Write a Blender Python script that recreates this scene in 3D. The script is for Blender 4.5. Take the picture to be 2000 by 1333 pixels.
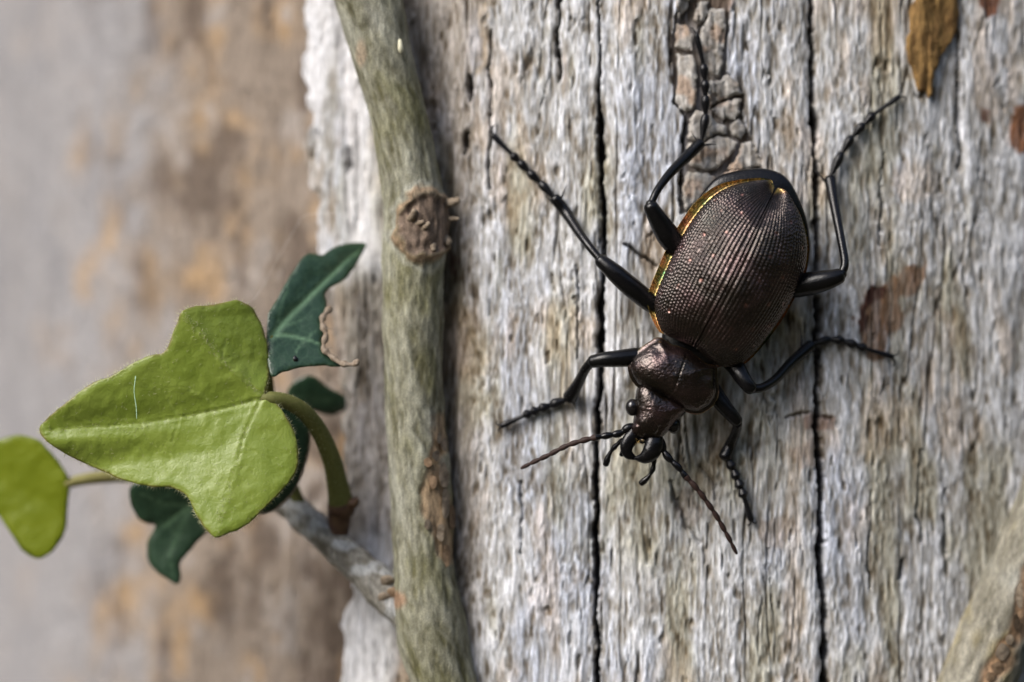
import bpy, math, random
import numpy as np
from mathutils import Vector
from mathutils.geometry import delaunay_2d_cdt

for o in list(bpy.data.objects): bpy.data.objects.remove(o, do_unlink=True)
scene = bpy.context.scene
COL = scene.collection
rad = math.radians

# ------------------------------------------------------------------ camera, sky, sun, exposure
MM = 0.001                 # everything below is modelled in millimetres
D = 200.0                  # lens to bark, mm
K = 0.036                  # mm per photo pixel on the plane of the bark
Z0 = 900.0                 # height of the picture's centre above the ground, mm
cam = bpy.data.cameras.new('camera'); cam_o = bpy.data.objects.new('camera', cam); COL.objects.link(cam_o)
cam_o.location = (0, -D*MM, Z0*MM); cam_o.rotation_euler = (rad(90), 0, 0)
cam.lens = 100; cam.sensor_width = 36; cam.clip_start = 0.005; cam.clip_end = 500
cam.dof.use_dof = True; cam.dof.focus_distance = (D-3.4)*MM; cam.dof.aperture_fstop = 9.6
scene.camera = cam_o
SUN_EL, SUN_AZ = 40.0, 230.0        # sun from the upper left, in front of the bark (azimuth from +Y clockwise)
world = bpy.data.worlds.new('World'); scene.world = world; world.use_nodes = True
wn = world.node_tree.nodes; wl = world.node_tree.links; wn.clear()
sky = wn.new('ShaderNodeTexSky'); sky.sky_type = 'NISHITA'; sky.sun_disc = False
sky.sun_elevation = rad(SUN_EL); sky.sun_rotation = rad(SUN_AZ); sky.dust_density = 3.0; sky.air_density = 1.0
bg = wn.new('ShaderNodeBackground'); bg.inputs[1].default_value = 0.09
wo = wn.new('ShaderNodeOutputWorld'); wl.new(sky.outputs[0], bg.inputs[0]); wl.new(bg.outputs[0], wo.inputs[0])
sun = bpy.data.lights.new('sun', 'SUN'); sun.energy = 1.5; sun.angle = rad(34); sun.color = (1.0, 0.98, 0.95)
sun_o = bpy.data.objects.new('sun', sun); COL.objects.link(sun_o)
az, el = rad(SUN_AZ), rad(SUN_EL)
sdir = Vector((math.sin(az)*math.cos(el), math.cos(az)*math.cos(el), math.sin(el)))
sun_o.rotation_euler = sdir.to_track_quat('Z', 'Y').to_euler(); sun_o.location = (-1, -2, 3)
vs = scene.view_settings; vs.view_transform = 'Standard'; vs.look = 'None'; vs.gamma = 1.0; vs.exposure = 1.12
vs.use_curve_mapping = False

# ------------------------------------------------------------------ numpy noise
def _hash(ix, iy, seed):
    h = (ix.astype(np.int64)*374761393 + iy.astype(np.int64)*668265263 + seed*974634541) & 0xffffffff
    h = ((h ^ (h >> 13))*1274126177) & 0xffffffff
    h = ((h ^ (h >> 16))*2246822519) & 0xffffffff
    return ((h ^ (h >> 15)) & 0xffffff)/float(0xffffff)
def vn(x, y, seed=0):
    x = np.asarray(x, float); y = np.asarray(y, float)
    ix = np.floor(x); iy = np.floor(y); fx = x-ix; fy = y-iy
    fx = fx*fx*fx*(fx*(fx*6-15)+10); fy = fy*fy*fy*(fy*(fy*6-15)+10)
    a = _hash(ix, iy, seed); b = _hash(ix+1, iy, seed); c = _hash(ix, iy+1, seed); d = _hash(ix+1, iy+1, seed)
    return ((a+(b-a)*fx)*(1-fy)+(c+(d-c)*fx)*fy)*2-1
def fbm(x, y, o=4, seed=0, g=0.5):
    s = 0; a = 1.0; t = 0
    for i in range(o):
        s = s+a*vn(x*2**i+17.3*i, y*2**i+5.1*i, seed+i*7); t += a; a *= g
    return s/t
def sstep(a, b, x):
    t = np.clip((x-a)/(b-a), 0, 1); return t*t*(3-2*t)
def seg_dist(px, py, pts):
    """distance in px to a polyline and the parameter along it (0..1)"""
    best = np.full(np.shape(px), 1e9); par = np.zeros(np.shape(px)); n = len(pts)-1
    for i in range(n):
        (x0, y0), (x1, y1) = pts[i], pts[i+1]
        dx, dy = x1-x0, y1-y0; L = dx*dx+dy*dy+1e-9
        t = np.clip(((px-x0)*dx+(py-y0)*dy)/L, 0, 1)
        d = np.hypot(px-x0-t*dx, py-y0-t*dy); m = d < best
        best = np.where(m, d, best); par = np.where(m, (i+t)/n, par)
    return best, par
def in_poly(px, py, poly):
    r = np.zeros(np.shape(px), bool); n = len(poly)
    for i in range(n):
        x0, y0 = poly[i]; x1, y1 = poly[(i+1) % n]
        if y0 == y1: continue
        c = ((y0 > py) != (y1 > py)) & (px < (x1-x0)*(py-y0)/(y1-y0)+x0); r ^= c
    return r
def cr(pts, n, closed=False):
    """Catmull-Rom through pts, n samples evenly spaced by arc length"""
    P = np.array(pts, float); m = len(P)
    if closed: Q = np.vstack([P[-1], P, P[0], P[1]]); ns = m
    else: Q = np.vstack([2*P[0]-P[1], P, 2*P[-1]-P[-2]]); ns = m-1
    out = []; tt = np.linspace(0, 1, 24, endpoint=False)[:, None]
    for i in range(ns):
        a, b, c, d = Q[i], Q[i+1], Q[i+2], Q[i+3]
        out.append(0.5*((2*b)+(-a+c)*tt+(2*a-5*b+4*c-d)*tt**2+(-a+3*b-3*c+d)*tt**3))
    out.append(P[:1] if closed else P[-1:]); A = np.vstack(out)
    k = min(A.shape[1], 3); s = np.r_[0, np.cumsum(np.linalg.norm(np.diff(A[:, :k], axis=0), axis=1))]
    q = np.linspace(0, s[-1], n+1)[:-1] if closed else np.linspace(0, s[-1], n)
    return np.stack([np.interp(q, s, A[:, j]) for j in range(A.shape[1])], 1)
def W(px, py, y):
    """photo pixel + depth y (mm behind the front of the bark) -> millimetres"""
    px = np.asarray(px, float); py = np.asarray(py, float); y = np.asarray(y, float)
    t = (D+y)/D
    return np.stack(np.broadcast_arrays((px-1000)*K*t, y, (666.5-py)*K*t+Z0), -1)
def toPX(p):
    t = (D+p[..., 1])/D
    return 1000+p[..., 0]/(K*t), 666.5-(p[..., 2]-Z0)/(K*t)

# ------------------------------------------------------------------ object helpers
def empty(name, org, label=None, cat=None, group=None):
    o = bpy.data.objects.new(name, None); COL.objects.link(o); o.empty_display_size = 0.01
    o.location = Vector(org)*MM; o['org'] = [float(v) for v in org]
    if label: o['label'] = label; o['category'] = cat
    if group: o['group'] = group
    return o
ORG = {}
def mk(name, V, F, mat, parent, org, attrs=None, smooth=True, midx=None, cols=None):
    me = bpy.data.meshes.new(name)
    V = (np.asarray(V, float).reshape(-1, 3)-np.array(org))*MM
    if isinstance(F, np.ndarray) and F.ndim == 2:
        nf, k = F.shape
        me.vertices.add(len(V)); me.vertices.foreach_set('co', V.astype(np.float32).ravel())
        me.loops.add(nf*k); me.loops.foreach_set('vertex_index', F.astype(np.int32).ravel())
        me.polygons.add(nf); me.polygons.foreach_set('loop_start', np.arange(0, nf*k, k, dtype=np.int32))
        me.update(calc_edges=True)
    else:
        me.from_pydata(V.tolist(), [], [list(map(int, f)) for f in F])
    me.polygons.foreach_set('use_smooth', np.full(len(me.polygons), smooth))
    for m in (mat if isinstance(mat, (list, tuple)) else [mat]): me.materials.append(m)
    if midx is not None: me.polygons.foreach_set('material_index', np.asarray(midx, np.int32))
    for k, a in (attrs or {}).items():
        at = me.attributes.new(k, 'FLOAT', 'POINT'); at.data.foreach_set('value', np.asarray(a, np.float32).ravel())
    if cols is not None:
        at = me.attributes.new('Col', 'FLOAT_COLOR', 'POINT')
        c = np.ones((len(V), 4), np.float32); c[:, :3] = np.asarray(cols).reshape(-1, 3); at.data.foreach_set('color', c.ravel())
    me.validate(); me.update()
    o = bpy.data.objects.new(name, me); COL.objects.link(o); o.parent = parent
    return o
def grid_faces(nr, nc, wrap=False):
    i = np.arange(nr-1)[:, None]; j = np.arange(nc if wrap else nc-1)[None, :]; j2 = (j+1) % nc
    return np.stack(np.broadcast_arrays(i*nc+j, i*nc+j2, (i+1)*nc+j2, (i+1)*nc+j), -1).reshape(-1, 4)
def grid_normals(P):
    du = np.gradient(P, axis=0); dv = np.gradient(P, axis=1)
    n = np.cross(du, dv); return n/(np.linalg.norm(n, axis=-1, keepdims=True)+1e-12)
class Mesh:
    """collects several surfaces into one mesh (quads and triangles)"""
    def __init__(s): s.V = []; s.F = []; s.M = []; s.n = 0; s.A = []
    def add(s, V, F, m=0, a=0.0):
        V = np.asarray(V, float).reshape(-1, 3); s.V.append(V)
        for f in F: s.F.append([int(q)+s.n for q in f]); s.M.append(m)
        s.A.append(np.broadcast_to(np.asarray(a, float), (len(V),))); s.n += len(V)
    def build(s, name, mat, parent, org, key='mask', smooth=True):
        return mk(name, np.vstack(s.V), s.F, mat, parent, org, attrs={key: np.concatenate(s.A)}, midx=s.M, smooth=smooth)
def frames(C):
    T = np.gradient(C, axis=0); T /= np.linalg.norm(T, axis=1, keepdims=True)+1e-12
    N = np.zeros_like(C); up = np.array([0.31, -1.0, 0.17]); n = up-T[0]*up.dot(T[0]); N[0] = n/np.linalg.norm(n)
    for i in range(1, len(C)):
        n = N[i-1]-T[i]*N[i-1].dot(T[i]); N[i] = n/(np.linalg.norm(n)+1e-12)
    return T, N, np.cross(T, N)
def tube(C, R, seg=12, flat=1.0, cap=True):
    """closed swept tube; C (n,3), R (n,); rounded ends"""
    C = np.asarray(C, float); R = np.asarray(R, float)
    T, N, B = frames(C); a = np.linspace(0, 2*np.pi, seg, endpoint=False)
    rows = [C[i]+R[i]*(np.cos(a)[:, None]*N[i]*flat+np.sin(a)[:, None]*B[i]) for i in range(len(C))]
    if cap:
        pre = [C[0]-T[0]*R[0]*0.55*s+(rows[0]-C[0])*c for s, c in ((1.0, 0.35), (0.62, 0.78))]
        post = [C[-1]+T[-1]*R[-1]*0.55*s+(rows[-1]-C[-1])*c for s, c in ((0.62, 0.78), (1.0, 0.35))]
        rows = pre+rows+post
    V = np.vstack(rows); nr = len(rows)
    F = [list(f) for f in grid_faces(nr, seg, True)]
    F.append(list(range(seg))[::-1]); F.append([(nr-1)*seg+i for i in range(seg)])
    return V, F
def spike(p, d, L, r):
    """thin bristle: three-sided cone"""
    d = np.array(d, float); d /= np.linalg.norm(d)+1e-9; p = np.array(p, float)
    u = np.cross(d, [0.3, 0.5, 0.81]); u /= np.linalg.norm(u); w = np.cross(d, u)
    V = [p+r*(math.cos(t)*u+math.sin(t)*w) for t in (0, 2.1, 4.2)]+[p+d*L]
    return V, [[0, 1, 3], [1, 2, 3], [2, 0, 3]]

# ------------------------------------------------------------------ materials
class NT:
    def __init__(s, name):
        s.m = bpy.data.materials.new(name); s.m.use_nodes = True; s.t = s.m.node_tree
        s.b = s.t.nodes['Principled BSDF']; s.out = s.t.nodes['Material Output']
    def n(s, typ, **kw):
        o = s.t.nodes.new(typ)
        for k, v in kw.items(): setattr(o, k, v)
        return o
    def l(s, a, b): s.t.links.new(a, b)
    def coords(s, scale=(1, 1, 1), warp=0):
        tc = s.n('ShaderNodeTexCoord'); mp = s.n('ShaderNodeMapping')
        mp.inputs['Scale'].default_value = [q*1000 for q in scale]; s.l(tc.outputs['Object'], mp.inputs[0]); return mp.outputs[0]
    def noise(s, co, scale, detail=4, rough=0.6):
        o = s.n('ShaderNodeTexNoise'); o.inputs['Scale'].default_value = scale; o.inputs['Detail'].default_value = detail
        o.inputs['Roughness'].default_value = rough; s.l(co, o.inputs['Vector']); return o.outputs[0]
    def attr(s, name, col=False):
        o = s.n('ShaderNodeAttribute', attribute_name=name); return o.outputs['Color' if col else 'Fac']
    def math(s, op, a, b=None, clamp=False):
        o = s.n('ShaderNodeMath', operation=op, use_clamp=clamp)
        for i, v in enumerate((a, b)):
            if v is None: continue
            if isinstance(v, (int, float)): o.inputs[i].default_value = v
            else: s.l(v, o.inputs[i])
        return o.outputs[0]
    def mix(s, f, a, b, typ='MIX'):
        o = s.n('ShaderNodeMix', data_type='RGBA', blend_type=typ)
        for i, v in ((0, f), (6, a), (7, b)):
            if isinstance(v, (int, float)): o.inputs[i].default_value = v
            elif isinstance(v, (tuple, list)): o.inputs[i].default_value = (*v, 1)
            else: s.l(v, o.inputs[i])
        return o.outputs[2]
    def ramp(s, f, stops):
        o = s.n('ShaderNodeValToRGB'); e = o.color_ramp.elements
        while len(e) < len(stops): e.new(0.5)
        for q, (p, c) in zip(e, stops): q.position = p; q.color = (*c, 1)
        s.l(f, o.inputs[0]); return o.outputs[0]
    def mr(s, v, a, b, c, d):
        o = s.n('ShaderNodeMapRange'); s.l(v, o.inputs[0])
        for i, q in enumerate((a, b, c, d)): o.inputs[i+1].default_value = q
        return o.outputs[0]
    def bump(s, h, dist, strength=1.0):
        o = s.n('ShaderNodeBump'); o.inputs['Strength'].default_value = strength; o.inputs['Distance'].default_value = dist*MM
        s.l(h, o.inputs['Height']); s.l(o.outputs[0], s.b.inputs['Normal']); return o
    def set(s, **kw):
        for k, v in kw.items():
            i = s.b.inputs[k.replace('_', ' ')]
            if isinstance(v, (int, float)): i.default_value = v
            elif isinstance(v, (tuple, list)): i.default_value = (*v, 1)
            else: s.l(v, i)

def wood_mat(name, rough=0.85):
    m = NT(name); co = m.coords((1, 1, 0.22)); co2 = m.coords()
    n1 = m.noise(co, 5.0, 5, 0.7); n2 = m.noise(co2, 1.6, 5, 0.7)
    f = m.math('MULTIPLY', m.mr(n1, 0.25, 0.75, 0.6, 1.38), m.mr(n2, 0.3, 0.7, 0.8, 1.18))
    c = m.n('ShaderNodeVectorMath', operation='SCALE'); m.l(m.attr('Col', True), c.inputs[0]); m.l(f, c.inputs['Scale'])
    m.set(Base_Color=c.outputs[0], Roughness=rough); m.b.inputs['Specular IOR Level'].default_value = 0.25
    m.bump(n1, 0.12, 0.8); return m.m
M_WOOD = wood_mat('weathered_wood')

def stem_mat(name):
    m = NT(name); co = m.coords((1, 1, 0.3)); co2 = m.coords()
    n1 = m.noise(co, 3.2, 6, 0.7); n2 = m.noise(co2, 9, 4, 0.6)
    f = m.math('MULTIPLY', m.mr(n1, 0.28, 0.72, 0.5, 1.5), m.mr(n2, 0.3, 0.7, 0.75, 1.25))
    c = m.n('ShaderNodeVectorMath', operation='SCALE'); m.l(m.attr('Col', True), c.inputs[0]); m.l(f, c.inputs['Scale'])
    m.set(Base_Color=c.outputs[0], Roughness=0.7); m.b.inputs['Specular IOR Level'].default_value = 0.3
    m.bump(m.math('ADD', n1, m.math('MULTIPLY', n2, 0.4)), 0.12, 0.7); return m.m
M_STEM = stem_mat('ivy_bark')

def leaf_mat(name, base, vein, tint, rough, bumpd, transl, spec=0.5, reticle=0.3, trans_col=None):
    m = NT(name); co = m.coords()
    n1 = m.noise(co, 0.35, 4, 0.6); n2 = m.noise(co, 3.0, 4, 0.6)
    vo = m.n('ShaderNodeTexVoronoi', feature='DISTANCE_TO_EDGE'); vo.inputs['Scale'].default_value = 1.5
    wv = m.n('ShaderNodeVectorMath', operation='ADD'); sc = m.n('ShaderNodeVectorMath', operation='SCALE')
    nn = m.n('ShaderNodeTexNoise'); nn.inputs['Scale'].default_value = 1.2; m.l(co, nn.inputs['Vector'])
    m.l(nn.outputs['Color'], sc.inputs[0]); sc.inputs['Scale'].default_value = 0.8
    m.l(co, wv.inputs[0]); m.l(sc.outputs[0], wv.inputs[1]); m.l(wv.outputs[0], vo.inputs['Vector'])
    ret = m.mr(vo.outputs[0], 0.0, 0.12, 1.0, 0.0)
    c = m.mix(m.mr(n1, 0.35, 0.65, 0, 1), base, tint)
    c = m.mix(m.mr(n2, 0.3, 0.7, 0, 0.35), c, tint)
    c = m.mix(m.math('MULTIPLY', ret, reticle), c, vein)
    c = m.mix(m.attr('vein'), c, vein)
    c = m.mix(m.attr('edge'), c, m_edge)
    m.set(Base_Color=c, Roughness=rough); m.b.inputs['Specular IOR Level'].default_value = spec
    h = m.math('SUBTRACT', m.math('MULTIPLY', n2, 0.8), m.math('MULTIPLY', ret, 0.10))
    bp = m.bump(h, bumpd, 0.6)
    tr = m.n('ShaderNodeBsdfTranslucent'); m.l(bp.outputs[0], tr.inputs['Normal'])
    if trans_col: m.l(m.mix(0.5, c, trans_col), tr.inputs[0])
    else: m.l(c, tr.inputs[0])
    mx = m.n('ShaderNodeMixShader'); mx.inputs[0].default_value = transl
    m.l(m.b.outputs[0], mx.inputs[1]); m.l(tr.outputs[0], mx.inputs[2]); m.l(mx.outputs[0], m.out.inputs[0])
    return m.m
m_edge = (0.20, 0.16, 0.05)
M_LEAF_YOUNG = leaf_mat('young_ivy_leaf', (0.195, 0.265, 0.030), (0.32, 0.40, 0.09), (0.245, 0.315, 0.048), 0.38, 0.085, 0.22, 0.5, 0.05, (0.35, 0.5, 0.02))
m_edge = (0.03, 0.05, 0.02)
M_LEAF_DARK = leaf_mat('dark_ivy_leaf', (0.016, 0.042, 0.024), (0.13, 0.23, 0.13), (0.026, 0.058, 0.032), 0.36, 0.06, 0.05, 0.5, 0.10)
m_edge = (0.10, 0.13, 0.01)
M_LEAF_YELLOW = leaf_mat('yellow_green_ivy_leaf', (0.19, 0.24, 0.008), (0.25, 0.32, 0.03), (0.23, 0.28, 0.012), 0.4, 0.04, 0.3, 0.5, 0.1, (0.35, 0.45, 0.01))

def plain(name, c1, c2, scale, rough, spec=0.4, bumpd=0.05, stretch=(1, 1, 1), metallic=0.0, coat=0.0):
    m = NT(name); co = m.coords(stretch); n = m.noise(co, scale, 5, 0.65)
    m.set(Base_Color=m.mix(m.mr(n, 0.3, 0.7, 0, 1), c1, c2), Roughness=rough, Metallic=metallic)
    m.b.inputs['Specular IOR Level'].default_value = spec; m.b.inputs['Coat Weight'].default_value = coat
    m.bump(n, bumpd, 0.7); return m.m
M_PETIOLE = plain('hairy_petiole', (0.10, 0.11, 0.025), (0.15, 0.15, 0.045), 4, 0.65, 0.3, 0.06)
M_PETIOLE_BASE = plain('petiole_base', (0.055, 0.022, 0.016), (0.13, 0.075, 0.035), 1.5, 0.6)
M_HAIR = plain('leaf_hair', (0.42, 0.42, 0.22), (0.5, 0.5, 0.3), 3, 0.5)
M_DRY = plain('withered_edge', (0.16, 0.115, 0.075), (0.33, 0.27, 0.21), 4, 0.75, 0.3, 0.08)
M_SCAR = plain('scar_wood', (0.15, 0.095, 0.055), (0.27, 0.19, 0.12), 3, 0.8, 0.2, 0.12)
M_ROOT = plain('rootlet', (0.13, 0.095, 0.065), (0.33, 0.27, 0.2), 2.5, 0.8, 0.2, 0.06)
M_CHITIN = plain('black_chitin', (0.003, 0.003, 0.0035), (0.006, 0.0055, 0.006), 6, 0.2, 0.32, 0.03)
M_TARSUS = plain('dull_black_chitin', (0.004, 0.004, 0.005), (0.008, 0.0075, 0.009), 6, 0.3, 0.3, 0.03)
M_EYE = plain('eye_chitin', (0.006, 0.005, 0.005), (0.012, 0.010, 0.010), 14, 0.16, 0.6, 0.004)
M_ANT = plain('antenna_brown', (0.022, 0.012, 0.010), (0.042, 0.021, 0.016), 8, 0.6, 0.3, 0.03)
M_GOLD = plain('golden_bristle', (0.40, 0.24, 0.05), (0.5, 0.33, 0.1), 4, 0.5)
M_SILK = plain('silk', (0.7, 0.7, 0.7), (0.8, 0.8, 0.8), 4, 0.3)

def bronze(name, pun):
    m = NT(name); co = m.coords(); n = m.noise(co, 0.5, 3, 0.5); p = m.noise(co, pun, 2, 0.5); f = m.noise(co, 14, 2, 0.5)
    c = m.ramp(n, [(0.3, (0.013, 0.012, 0.008)), (0.5, (0.034, 0.024, 0.021)), (0.72, (0.085, 0.050, 0.050))])
    c = m.mix(m.mr(f, 0.45, 0.75, 0, 0.5), c, (0.075, 0.04, 0.022))
    mg = m.ramp(m.math('ADD', m.math('MULTIPLY', m.noise(co, 0.8, 3, 0.5), 0.7), m.math('MULTIPLY', m.noise(co, 9, 2, 0.5), 0.3)), [(0.36, (0.06, 0.20, 0.05)), (0.5, (0.62, 0.40, 0.10)), (0.62, (0.80, 0.34, 0.16))])
    c = m.mix(m.attr('margin'), c, mg); c = m.mix(m.attr('fovea'), c, (0.42, 0.19, 0.15))
    m.set(Base_Color=c, Metallic=0.82, Roughness=m.mr(f, 0.3, 0.7, 0.17, 0.28))
    m.b.inputs['Specular IOR Level'].default_value = 0.5; m.b.inputs['Coat Weight'].default_value = 0.6; m.b.inputs['Coat Roughness'].default_value = 0.16
    bp = m.bump(m.math('ADD', p, m.math('MULTIPLY', f, 0.5)), 0.035 if pun > 3 else 0.02, 0.8); m.l(bp.outputs[0], m.b.inputs['Coat Normal']); return m.m
M_ELYTRON = bronze('bronze_elytron', 2.5)
M_PRONOTUM = bronze('bronze_punctured', 7.5)
m = NT('forest_floor'); co = m.coords((0.001, 0.001, 0.001)); n = m.noise(co, 14, 8, 0.7)
m.set(Base_Color=m.ramp(n, [(0.3, (0.03, 0.035, 0.012)), (0.55, (0.06, 0.05, 0.025)), (0.75, (0.11, 0.085, 0.045))]), Roughness=0.95); m.bump(n, 30, 1); M_GROUND = m.m

# ------------------------------------------------------------------ ground
g = 150000.0; nn = 24
gx = np.sign(np.linspace(-1, 1, nn))*np.abs(np.linspace(-1, 1, nn))**3*g
GX, GY = np.meshgrid(gx, gx, indexing='ij'); GZ = 25*vn(GX/600, GY/600, 3)*(np.hypot(GX, GY) > 500)
ground = mk('ground', np.stack([GX, GY, GZ], -1), grid_faces(nn, nn), M_GROUND, None, (0, 0, 0)); ground['kind'] = 'structure'

# unseen foliage ring added for dark reflections; lower where the light comes in
m = NT('added_foliage'); n = m.noise(m.coords((0.001, 0.001, 0.001)), 3.0, 8, 0.75)
m.set(Base_Color=m.ramp(n, [(0.35, (0.012, 0.02, 0.006)), (0.6, (0.04, 0.06, 0.016)), (0.75, (0.08, 0.11, 0.03))]), Roughness=0.8); M_ADDED_FOLIAGE = m.m
na, nh = 240, 26; A_ = np.linspace(0, 2*np.pi, na, endpoint=False); hh_ = np.linspace(0, 1, nh)[:, None]
open_ = np.exp(-((((A_-rad(SUN_AZ))+np.pi) % (2*np.pi)-np.pi)/0.75)**2)
topz = (10500-8300*open_)*(1+0.16*vn(A_*9, A_*0, 4)+0.10*vn(A_*31, A_*0, 5))
rad_ = 14000+1200*vn(A_*6, hh_*4+0*A_, 6)+900*vn(A_*22, hh_*9+0*A_, 7)+4000*hh_**3+0*A_
WP = np.stack([np.sin(A_)*rad_, np.cos(A_)*rad_, hh_*topz-60], -1)
WB = np.stack([np.sin(A_)*(rad_+6000), np.cos(A_)*(rad_+6000), hh_*topz*0.97-60], -1)[::-1]
wl_ = mk('added_foliage_ring', np.concatenate([WP, WB]), grid_faces(2*nh, na, True), M_ADDED_FOLIAGE, None, (0, 0, 0))
wl_['kind'] = 'stuff'; wl_['label'] = 'unseen ring of dark green foliage added for dark reflections'; wl_['category'] = 'added_foliage_ring'

# ------------------------------------------------------------------ trunk
CX, RT = 12.0, 72.0            # axis x and radius of the dead trunk; its front touches y = 0
crackA = [(1174, -400), (1172, 0), (1172, 90), (1168, 200), (1173, 300), (1179, 400), (1180, 500), (1174, 620), (1169, 760), (1166, 900), (1163, 1080), (1166, 1250), (1167, 1500)]
crackB = [(1586, -300), (1588, 0), (1590, 150), (1592, 300), (1597, 450), (1598, 600), (1596, 800), (1600, 950), (1604, 1100), (1610, 1250), (1612, 1600)]
cracks = [  # points, half width px at the widest, depth mm
    (crackA, 5.5, 2.6), (crackB, 6.5, 2.8),
    ([(1092, -200), (1091, 30), (1090, 90), (1093, 160)], 3.2, 1.2),
    ([(960, 60), (957, 150), (958, 230), (954, 300), (955, 370)], 2.2, 0.9),
    ([(920, 150), (919, 195)], 5, 1.2), ([(908, 260), (905, 300)], 4, 1.0), ([(664, 290), (662, 335)], 6, 1.4),
    ([(1535, 815), (1560, 808), (1580, 806)], 2.5, 0.35), ([(1600, 812), (1625, 818)], 3, 0.4), 
    ([(1310, 940), (1325, 985), (1340, 1030), (1370, 1060)], 4, 0.3), ([(1370, 910), (1395, 950), (1400, 975)], 3, 0.25),
    ([(1222, 478), (1240, 492), (1262, 505), (1285, 520)], 2.8, 0.6), ([(1874, 60), (1872, 140), (1876, 300), (1874, 330)], 2.5, 0.8),
    ([(1766, 1095), (1762, 1130)], 4, 0.9), ([(1800, 880), (1795, 1000), (1799, 1060)], 2.5, 0.6), ([(1848, 1010), (1850, 1080)], 4, 0.7),
    ([(1020, 940), (1018, 1080)], 2, 0.5), ([(1128, 520), (1131, 700)], 2, 0.4), ([(1700, 960), (1698, 1150)], 1.8, 0.5), ([(1725, 300), (1722, 480)], 1.8, 0.4),
    ([(1336, 230), (1338, 262), (1333, 300), (1332, 345), (1326, 400)], 2.6, 0.8),
]
zone = [(1316, 40), (1313, 100), (1315, 200), (1338, 232), (1334, 292), (1330, 345), (1330, 420), (1400, 400), (1490, 332), (1464, 259), (1452, 225), (1459, 187), (1420, 139), (1420, 94), (1427, 37), (1420, -30), (1345, -30)]
ledge = [(566, -600), (556, 0), (562, 100), (571, 200), (578, 330), (586, 450), (600, 560), (630, 680), (645, 800), (655, 950), (652, 1060), (650, 1160), (648, 1333), (640, 2000)]
def trunk_h(s, z, px, py):
    """relief of the wood in mm (outwards) and its colour, from arc length s, height z (mm) and where it shows"""
    wz = z+1.3*vn(s*0.5, z*0.15, 40); ws = s+0.35*vn(s*0.3, z*0.06, 41)+0.05*vn(s*1.2, z*0.22, 42)
    big = fbm(ws*0.11, z*0.018, 3, 1); mid = fbm(ws*0.42, wz*0.05, 3, 5)
    fib = fbm(ws*2.7, wz*0.32, 4, 9, 0.8); fine = fbm(ws*5.2, wz*1.1, 2, 15, 0.8); blob = fbm(ws*0.8, wz*0.32, 4, 23)
    h = 0.6*big+0.26*mid+0.11*fib+0.085*fine+0.08*blob
    pit = sstep(0.46, 0.72, fbm(ws*2.6, wz*0.7, 2, 31)); h -= 0.24*pit*sstep(-0.3, 0.3, blob)
    fs1 = 1-np.abs(fbm(ws*0.55, wz*0.035, 3, 131, 0.45)); fs2 = 1-np.abs(fbm(ws*1.3+40, wz*0.09, 2, 137))
    fis = np.maximum(sstep(0.955, 0.995, fs1)*sstep(-0.15, 0.25, vn(ws*0.3, wz*0.06, 139)), 0.8*sstep(0.95, 0.99, fs2)*sstep(0.0, 0.4, vn(ws*0.5, wz*0.11, 141))); h -= 0.28*fis
    lx = np.interp(py, [p[1] for p in ledge], [p[0] for p in ledge])+14*vn(z*0.5, z*0+3, 51)+5*vn(z*1.7, z*0+9, 52)
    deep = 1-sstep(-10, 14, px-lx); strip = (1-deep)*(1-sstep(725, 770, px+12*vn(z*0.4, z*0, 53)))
    h -= 8.0*deep; h -= 0.9*(1-deep)*(1-sstep(740, 980, px))
    h -= 0.6*sstep(900, 870, px)*(1-deep)
    dep = np.zeros_like(h)
    for pts, wd, dp in cracks:
        xs = [p[0] for p in pts]; ys = [p[1] for p in pts]
        m = (px > min(xs)-30) & (px < max(xs)+30) & (py > min(ys)-30) & (py < max(ys)+30)
        if not m.any(): continue
        P, Q = px[m], py[m]; d, t = seg_dist(P+4.5*vn(P*0.06, Q*0.03, 60)+2*vn(P*0.2, Q*0.12, 61), Q, pts)
        w = wd*(0.6+0.4*np.sin(np.pi*np.clip(t, 0.04, 0.96)) if len(pts) < 8 else 0.85+0.3*vn(Q*0.02, Q*0, 62))
        if len(pts) > 8 and pts is crackA: w = w*(0.35+0.65*sstep(90, 210, Q))
        dep[m] = np.maximum(dep[m], dp*(1-sstep(0.45, 1.25, d/w))+0.12*(1-sstep(1.0, 3.2, d/w)))
    zin = np.zeros(h.shape, bool); m = (px > 1290) & (px < 1510) & (py > -50) & (py < 440)
    if m.any(): zin[m] = in_poly(px[m]+3*vn(py[m]*0.07, px[m]*0.05, 64), py[m], zone)
    # the groove beside the long crack, and softer troughs
    tr = np.exp(-((px-1186)/17.0)**2)*0.25+np.exp(-((px-1148)/11.0)**2)*0.18+np.exp(-((px-1580)/14.0)**2)*0.2*sstep(700, 300, py)
    h -= tr; h -= dep; h -= 0.55*zin
    # ---- colour (linear albedo)
    f = np.clip(0.66+0.30*fib+0.42*fine+0.20*blob+0.14*mid-0.30*pit-0.34*fis, 0, 1)
    stops = np.array([0, 0.26, 0.46, 0.66, 0.86, 1.0])
    cs = np.array([(0.055, 0.043, 0.032), (0.15, 0.124, 0.092), (0.275, 0.258, 0.232), (0.395, 0.392, 0.388), (0.54, 0.548, 0.566), (0.66, 0.67, 0.70)])
    c = 1.18*np.stack([np.interp(f, stops, cs[:, k]) for k in range(3)], -1)
    def mixc(c, m, col, mul=False):
        m = m[..., None]; return c*(1-m)+m*(c*np.array(col) if mul else np.array(col))
    ol = sstep(0.05, 0.5, fbm(ws*0.35, wz*0.10, 4, 71)); c = mixc(c, 0.95*ol, (0.80, 0.765, 0.62), True)
    wm = sstep(0.12, 0.5, fbm(ws*0.5, wz*0.16, 4, 77)); c = mixc(c, 0.75*wm, (1.03, 0.89, 0.75), True)
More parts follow.
